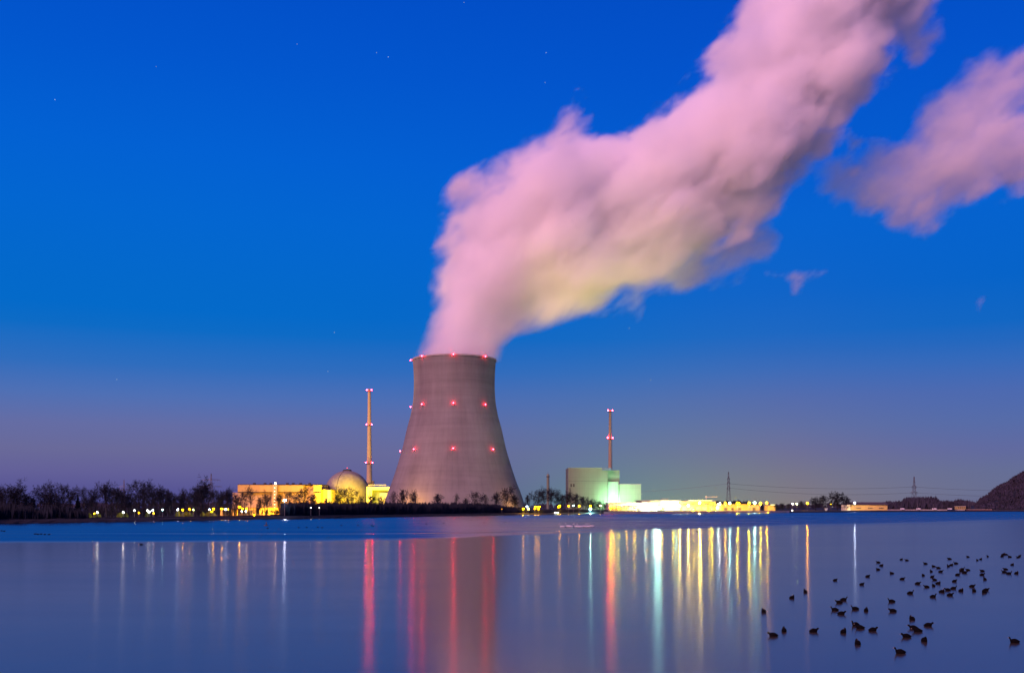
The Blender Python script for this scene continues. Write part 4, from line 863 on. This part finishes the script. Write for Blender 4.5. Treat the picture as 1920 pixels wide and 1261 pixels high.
def steam(name, caps, rho, amp, width, nscale, label, cat, seed=0.0, parent=None, hull_pad=1.5, D=TD, fine=0.35, stepr=1.0, color=(1.0, 1.0, 1.0), group=None, vox=9.0, floor_z=None, aniso=0.0, drift=36):
    """caps: list of ((px,py,r,dy),(px,py,r,dy)) tapered capsules in photograph pixels at distance D"""
    k = D/F
    segs = []
    for a, b in caps:
        A = at(a[0], a[1], D)+Vector((0, a[3] if len(a) > 3 else 0, 0)); Bv = at(b[0], b[1], D)+Vector((0, b[3] if len(b) > 3 else 0, 0))
        segs.append((A, a[2]*k, Bv, b[2]*k))
    # hull
    mb = MB()
    for A, ra, Bv, rb in segs:
        L = (Bv-A).length; n = max(2, int(L/(min(ra, rb)*0.35))+1)
        for i in range(n+1):
            t = i/n; r = ra+(rb-ra)*t
            mb.sphere(A.lerp(Bv, t), r+amp*hull_pad, 20, 12)
    tmp = mb.obj('tmp', []); rm = tmp.modifiers.new('r', 'REMESH'); rm.mode = 'VOXEL'; rm.voxel_size = vox
    tx = bpy.data.textures.new('lumps', 'CLOUDS'); tx.noise_scale = 1.0/nscale*0.8; tx.noise_depth = 2
    dg = bpy.context.evaluated_depsgraph_get(); me = bpy.data.meshes.new_from_object(tmp.evaluated_get(dg))
    bpy.data.objects.remove(tmp)
    if floor_z is not None:
        for v in me.vertices:
            if v.co.z < floor_z: v.co.z = floor_z
    me.polygons.foreach_set('use_smooth', [True]*len(me.polygons))
    m, nt, out = new_mat(name); B = NB(nt)
    P = B.n('ShaderNodeNewGeometry').outputs['Position']
    sdf = None
    for A, ra, Bv, rb in segs:
        d = Bv-A; L2 = d.length_squared
        t = B.m('MULTIPLY_ADD', B.v('DOT_PRODUCT', P, tuple(d/L2)), 1.0, -A.dot(d)/L2, clamp=True)
        q = B.v('ADD', B.v('SCALE', tuple(d), None, scale=t), tuple(A))
        dist = B.m('SUBTRACT', B.v('DISTANCE', P, q), B.m('MULTIPLY_ADD', t, rb-ra, ra))
        sdf = dist if sdf is None else B.m('SMOOTH_MIN', sdf, dist, 22.0*k/0.565)
    ro = B.n('ShaderNodeVectorRotate'); ro.rotation_type = 'Y_AXIS'; ro.inputs['Angle'].default_value = R(drift)
    B.put(ro.inputs['Vector'], B.v('ADD', P, (seed, seed*0.7, -seed)))
    P2 = B.v('MULTIPLY', ro.outputs[0], (0.62, 1.0, 1.12))
    n1 = B.noise(P2, nscale, 2.0, 0.5, 0.4)
    n2 = B.noise(P2, nscale*3.3, 2.5, 0.62, 0.3)
    vo = B.n('ShaderNodeTexVoronoi'); vo.feature = 'F1'; B.put(vo.inputs['Vector'], P2); vo.inputs['Scale'].default_value = nscale*1.25
    lobe = B.m('MULTIPLY', B.m('SUBTRACT', 0.52, vo.outputs['Distance']), amp*1.9)
    nn = B.m('ADD', B.m('MULTIPLY', B.m('SUBTRACT', n1, 0.5), 2.0*2.1*amp), B.m('MULTIPLY', B.m('SUBTRACT', n2, 0.5), 2.0*2.1*amp*fine))
    off = B.m('ADD', nn, lobe)
    if floor_z is not None and floor_z > 100:      # the column leaves the mouth in one piece and breaks up higher
        sz = B.n('ShaderNodeSeparateXYZ'); B.put(sz.inputs[0], P); off = B.m('MULTIPLY', off, B.rng(sz.outputs[2], 165, 290, 0.22, 1.0))
    s2 = B.m('SUBTRACT', off, sdf)
    dens = B.m('MULTIPLY', B.m('POWER', B.rng(s2, 0.0, width, 0.0, 1.0), 1.5), rho)
    dens = B.m('MULTIPLY', dens, B.rng(n2, 0.3, 0.6, 0.45, 1.25))
    v = B.n('ShaderNodeVolumePrincipled'); v.inputs['Color'].default_value = (*color, 1); v.inputs['Anisotropy'].default_value = aniso
    B.put(v.inputs['Density'], dens)
    nt.links.new(v.outputs[0], out.inputs['Volume'])
    m.cycles.volume_sampling = 'DISTANCE'; m.cycles.volume_step_rate = stepr
    me.materials.clear(); me.materials.append(m)
    return link(name, me, parent, label=label, cat=cat, group=group)

steam('steam_plume', [((857,700,86),(880,612,70)), ((880,612,70),(925,515,98)), ((925,515,98),(965,455,124)), ((965,455,124),(1080,420,160)),
      ((1080,420,160),(1250,366,132)), ((1250,366,132),(1362,278,138)), ((1362,278,138),(1516,85,136)), ((1516,85,136),(1670,-140,138)), ((808,672,18),(838,628,28)),
      ((1080,310,70),(1086,262,58)), ((885,622,34),(1095,552,52))],
      rho=0.12, amp=17.0, width=24.0, nscale=1/60.0, fine=0.6, label='huge pink steam plume billowing from the mouth of the cooling tower', cat='steam plume', floor_z=158.0, stepr=0.7)
steam('steam_wisp', [((1200,520,30),(1290,505,42)), ((1290,505,42),(1420,445,46)), ((1120,590,12),(1190,560,26))],
      rho=0.034, amp=9.0, width=16.0, nscale=1/38.0, seed=300, label='grey ragged wisp of steam hanging under the plume', cat='steam wisp', stepr=0.7, vox=6.0, D=1085)
steam('steam_cloud', [((1592,335,42),(1690,345,74)), ((1690,345,74),(1800,290,86)), ((1800,250,84),(1860,170,62)), ((1860,170,62),(1960,110,50)), ((1730,360,50),(1735,410,30)), ((1830,300,74),(1990,260,80))],
      rho=0.032, amp=14.0, width=18.0, nscale=1/48.0, seed=700, label='large torn mauve cloud of steam drifting free at the right edge', cat='steam cloud', stepr=0.8, vox=8.0, D=1120, fine=.5)
steam('steam_puff', [((1695,-30,48),(1705,30,44)), ((1705,30,44),(1728,92,28)), ((1700,50,34),(1755,70,24)), ((1640,10,34),(1700,0,34))],
      rho=0.07, amp=7.0, width=18.0, nscale=1/36.0, seed=1100, label='pink puff of steam at the top edge right of the plume', cat='steam puff', stepr=0.8, vox=6.0, D=1080, fine=.5)
steam('steam_shred', [((1440,515,7),(1500,520,9)), ((1500,520,9),(1552,508,4)), ((1495,525,8),(1490,550,8))],
      rho=0.05, amp=3.0, width=8.0, nscale=1/18.0, seed=1500, label='tiny shred of steam below the free drifting part of the plume', cat='steam shred', stepr=0.8, vox=2.5, D=1090, fine=.5)
steam('steam_scrap', [((1838,555,9),(1836,580,8))],
      rho=0.02, amp=4.0, width=8.0, nscale=1/18.0, seed=1900, label='faint lone scrap of steam low at the far right', cat='steam scrap', stepr=0.8, vox=2.5, D=1090, fine=.5)
steam('steam_fragment', [((1600,265,14),(1650,262,10)), ((1590,300,14),(1600,320,18))],
      rho=0.05, amp=5.0, width=10.0, nscale=1/24.0, seed=2300, label='small mauve fragment of steam between plume and drifting cloud', cat='steam fragment', stepr=0.8, vox=3.5, D=1090, fine=.5)

steam('ground_mist', [((1150,948,40),(1300,948,46)), ((1300,948,46),(1440,950,34))],
      rho=0.0022, amp=8.0, width=60.0, nscale=1/60.0, seed=2700, label='thin lit mist hanging over the glaring yard', cat=None, stepr=1.0, vox=8.0, D=905, floor_z=GZ+.3)['kind'] = 'stuff'
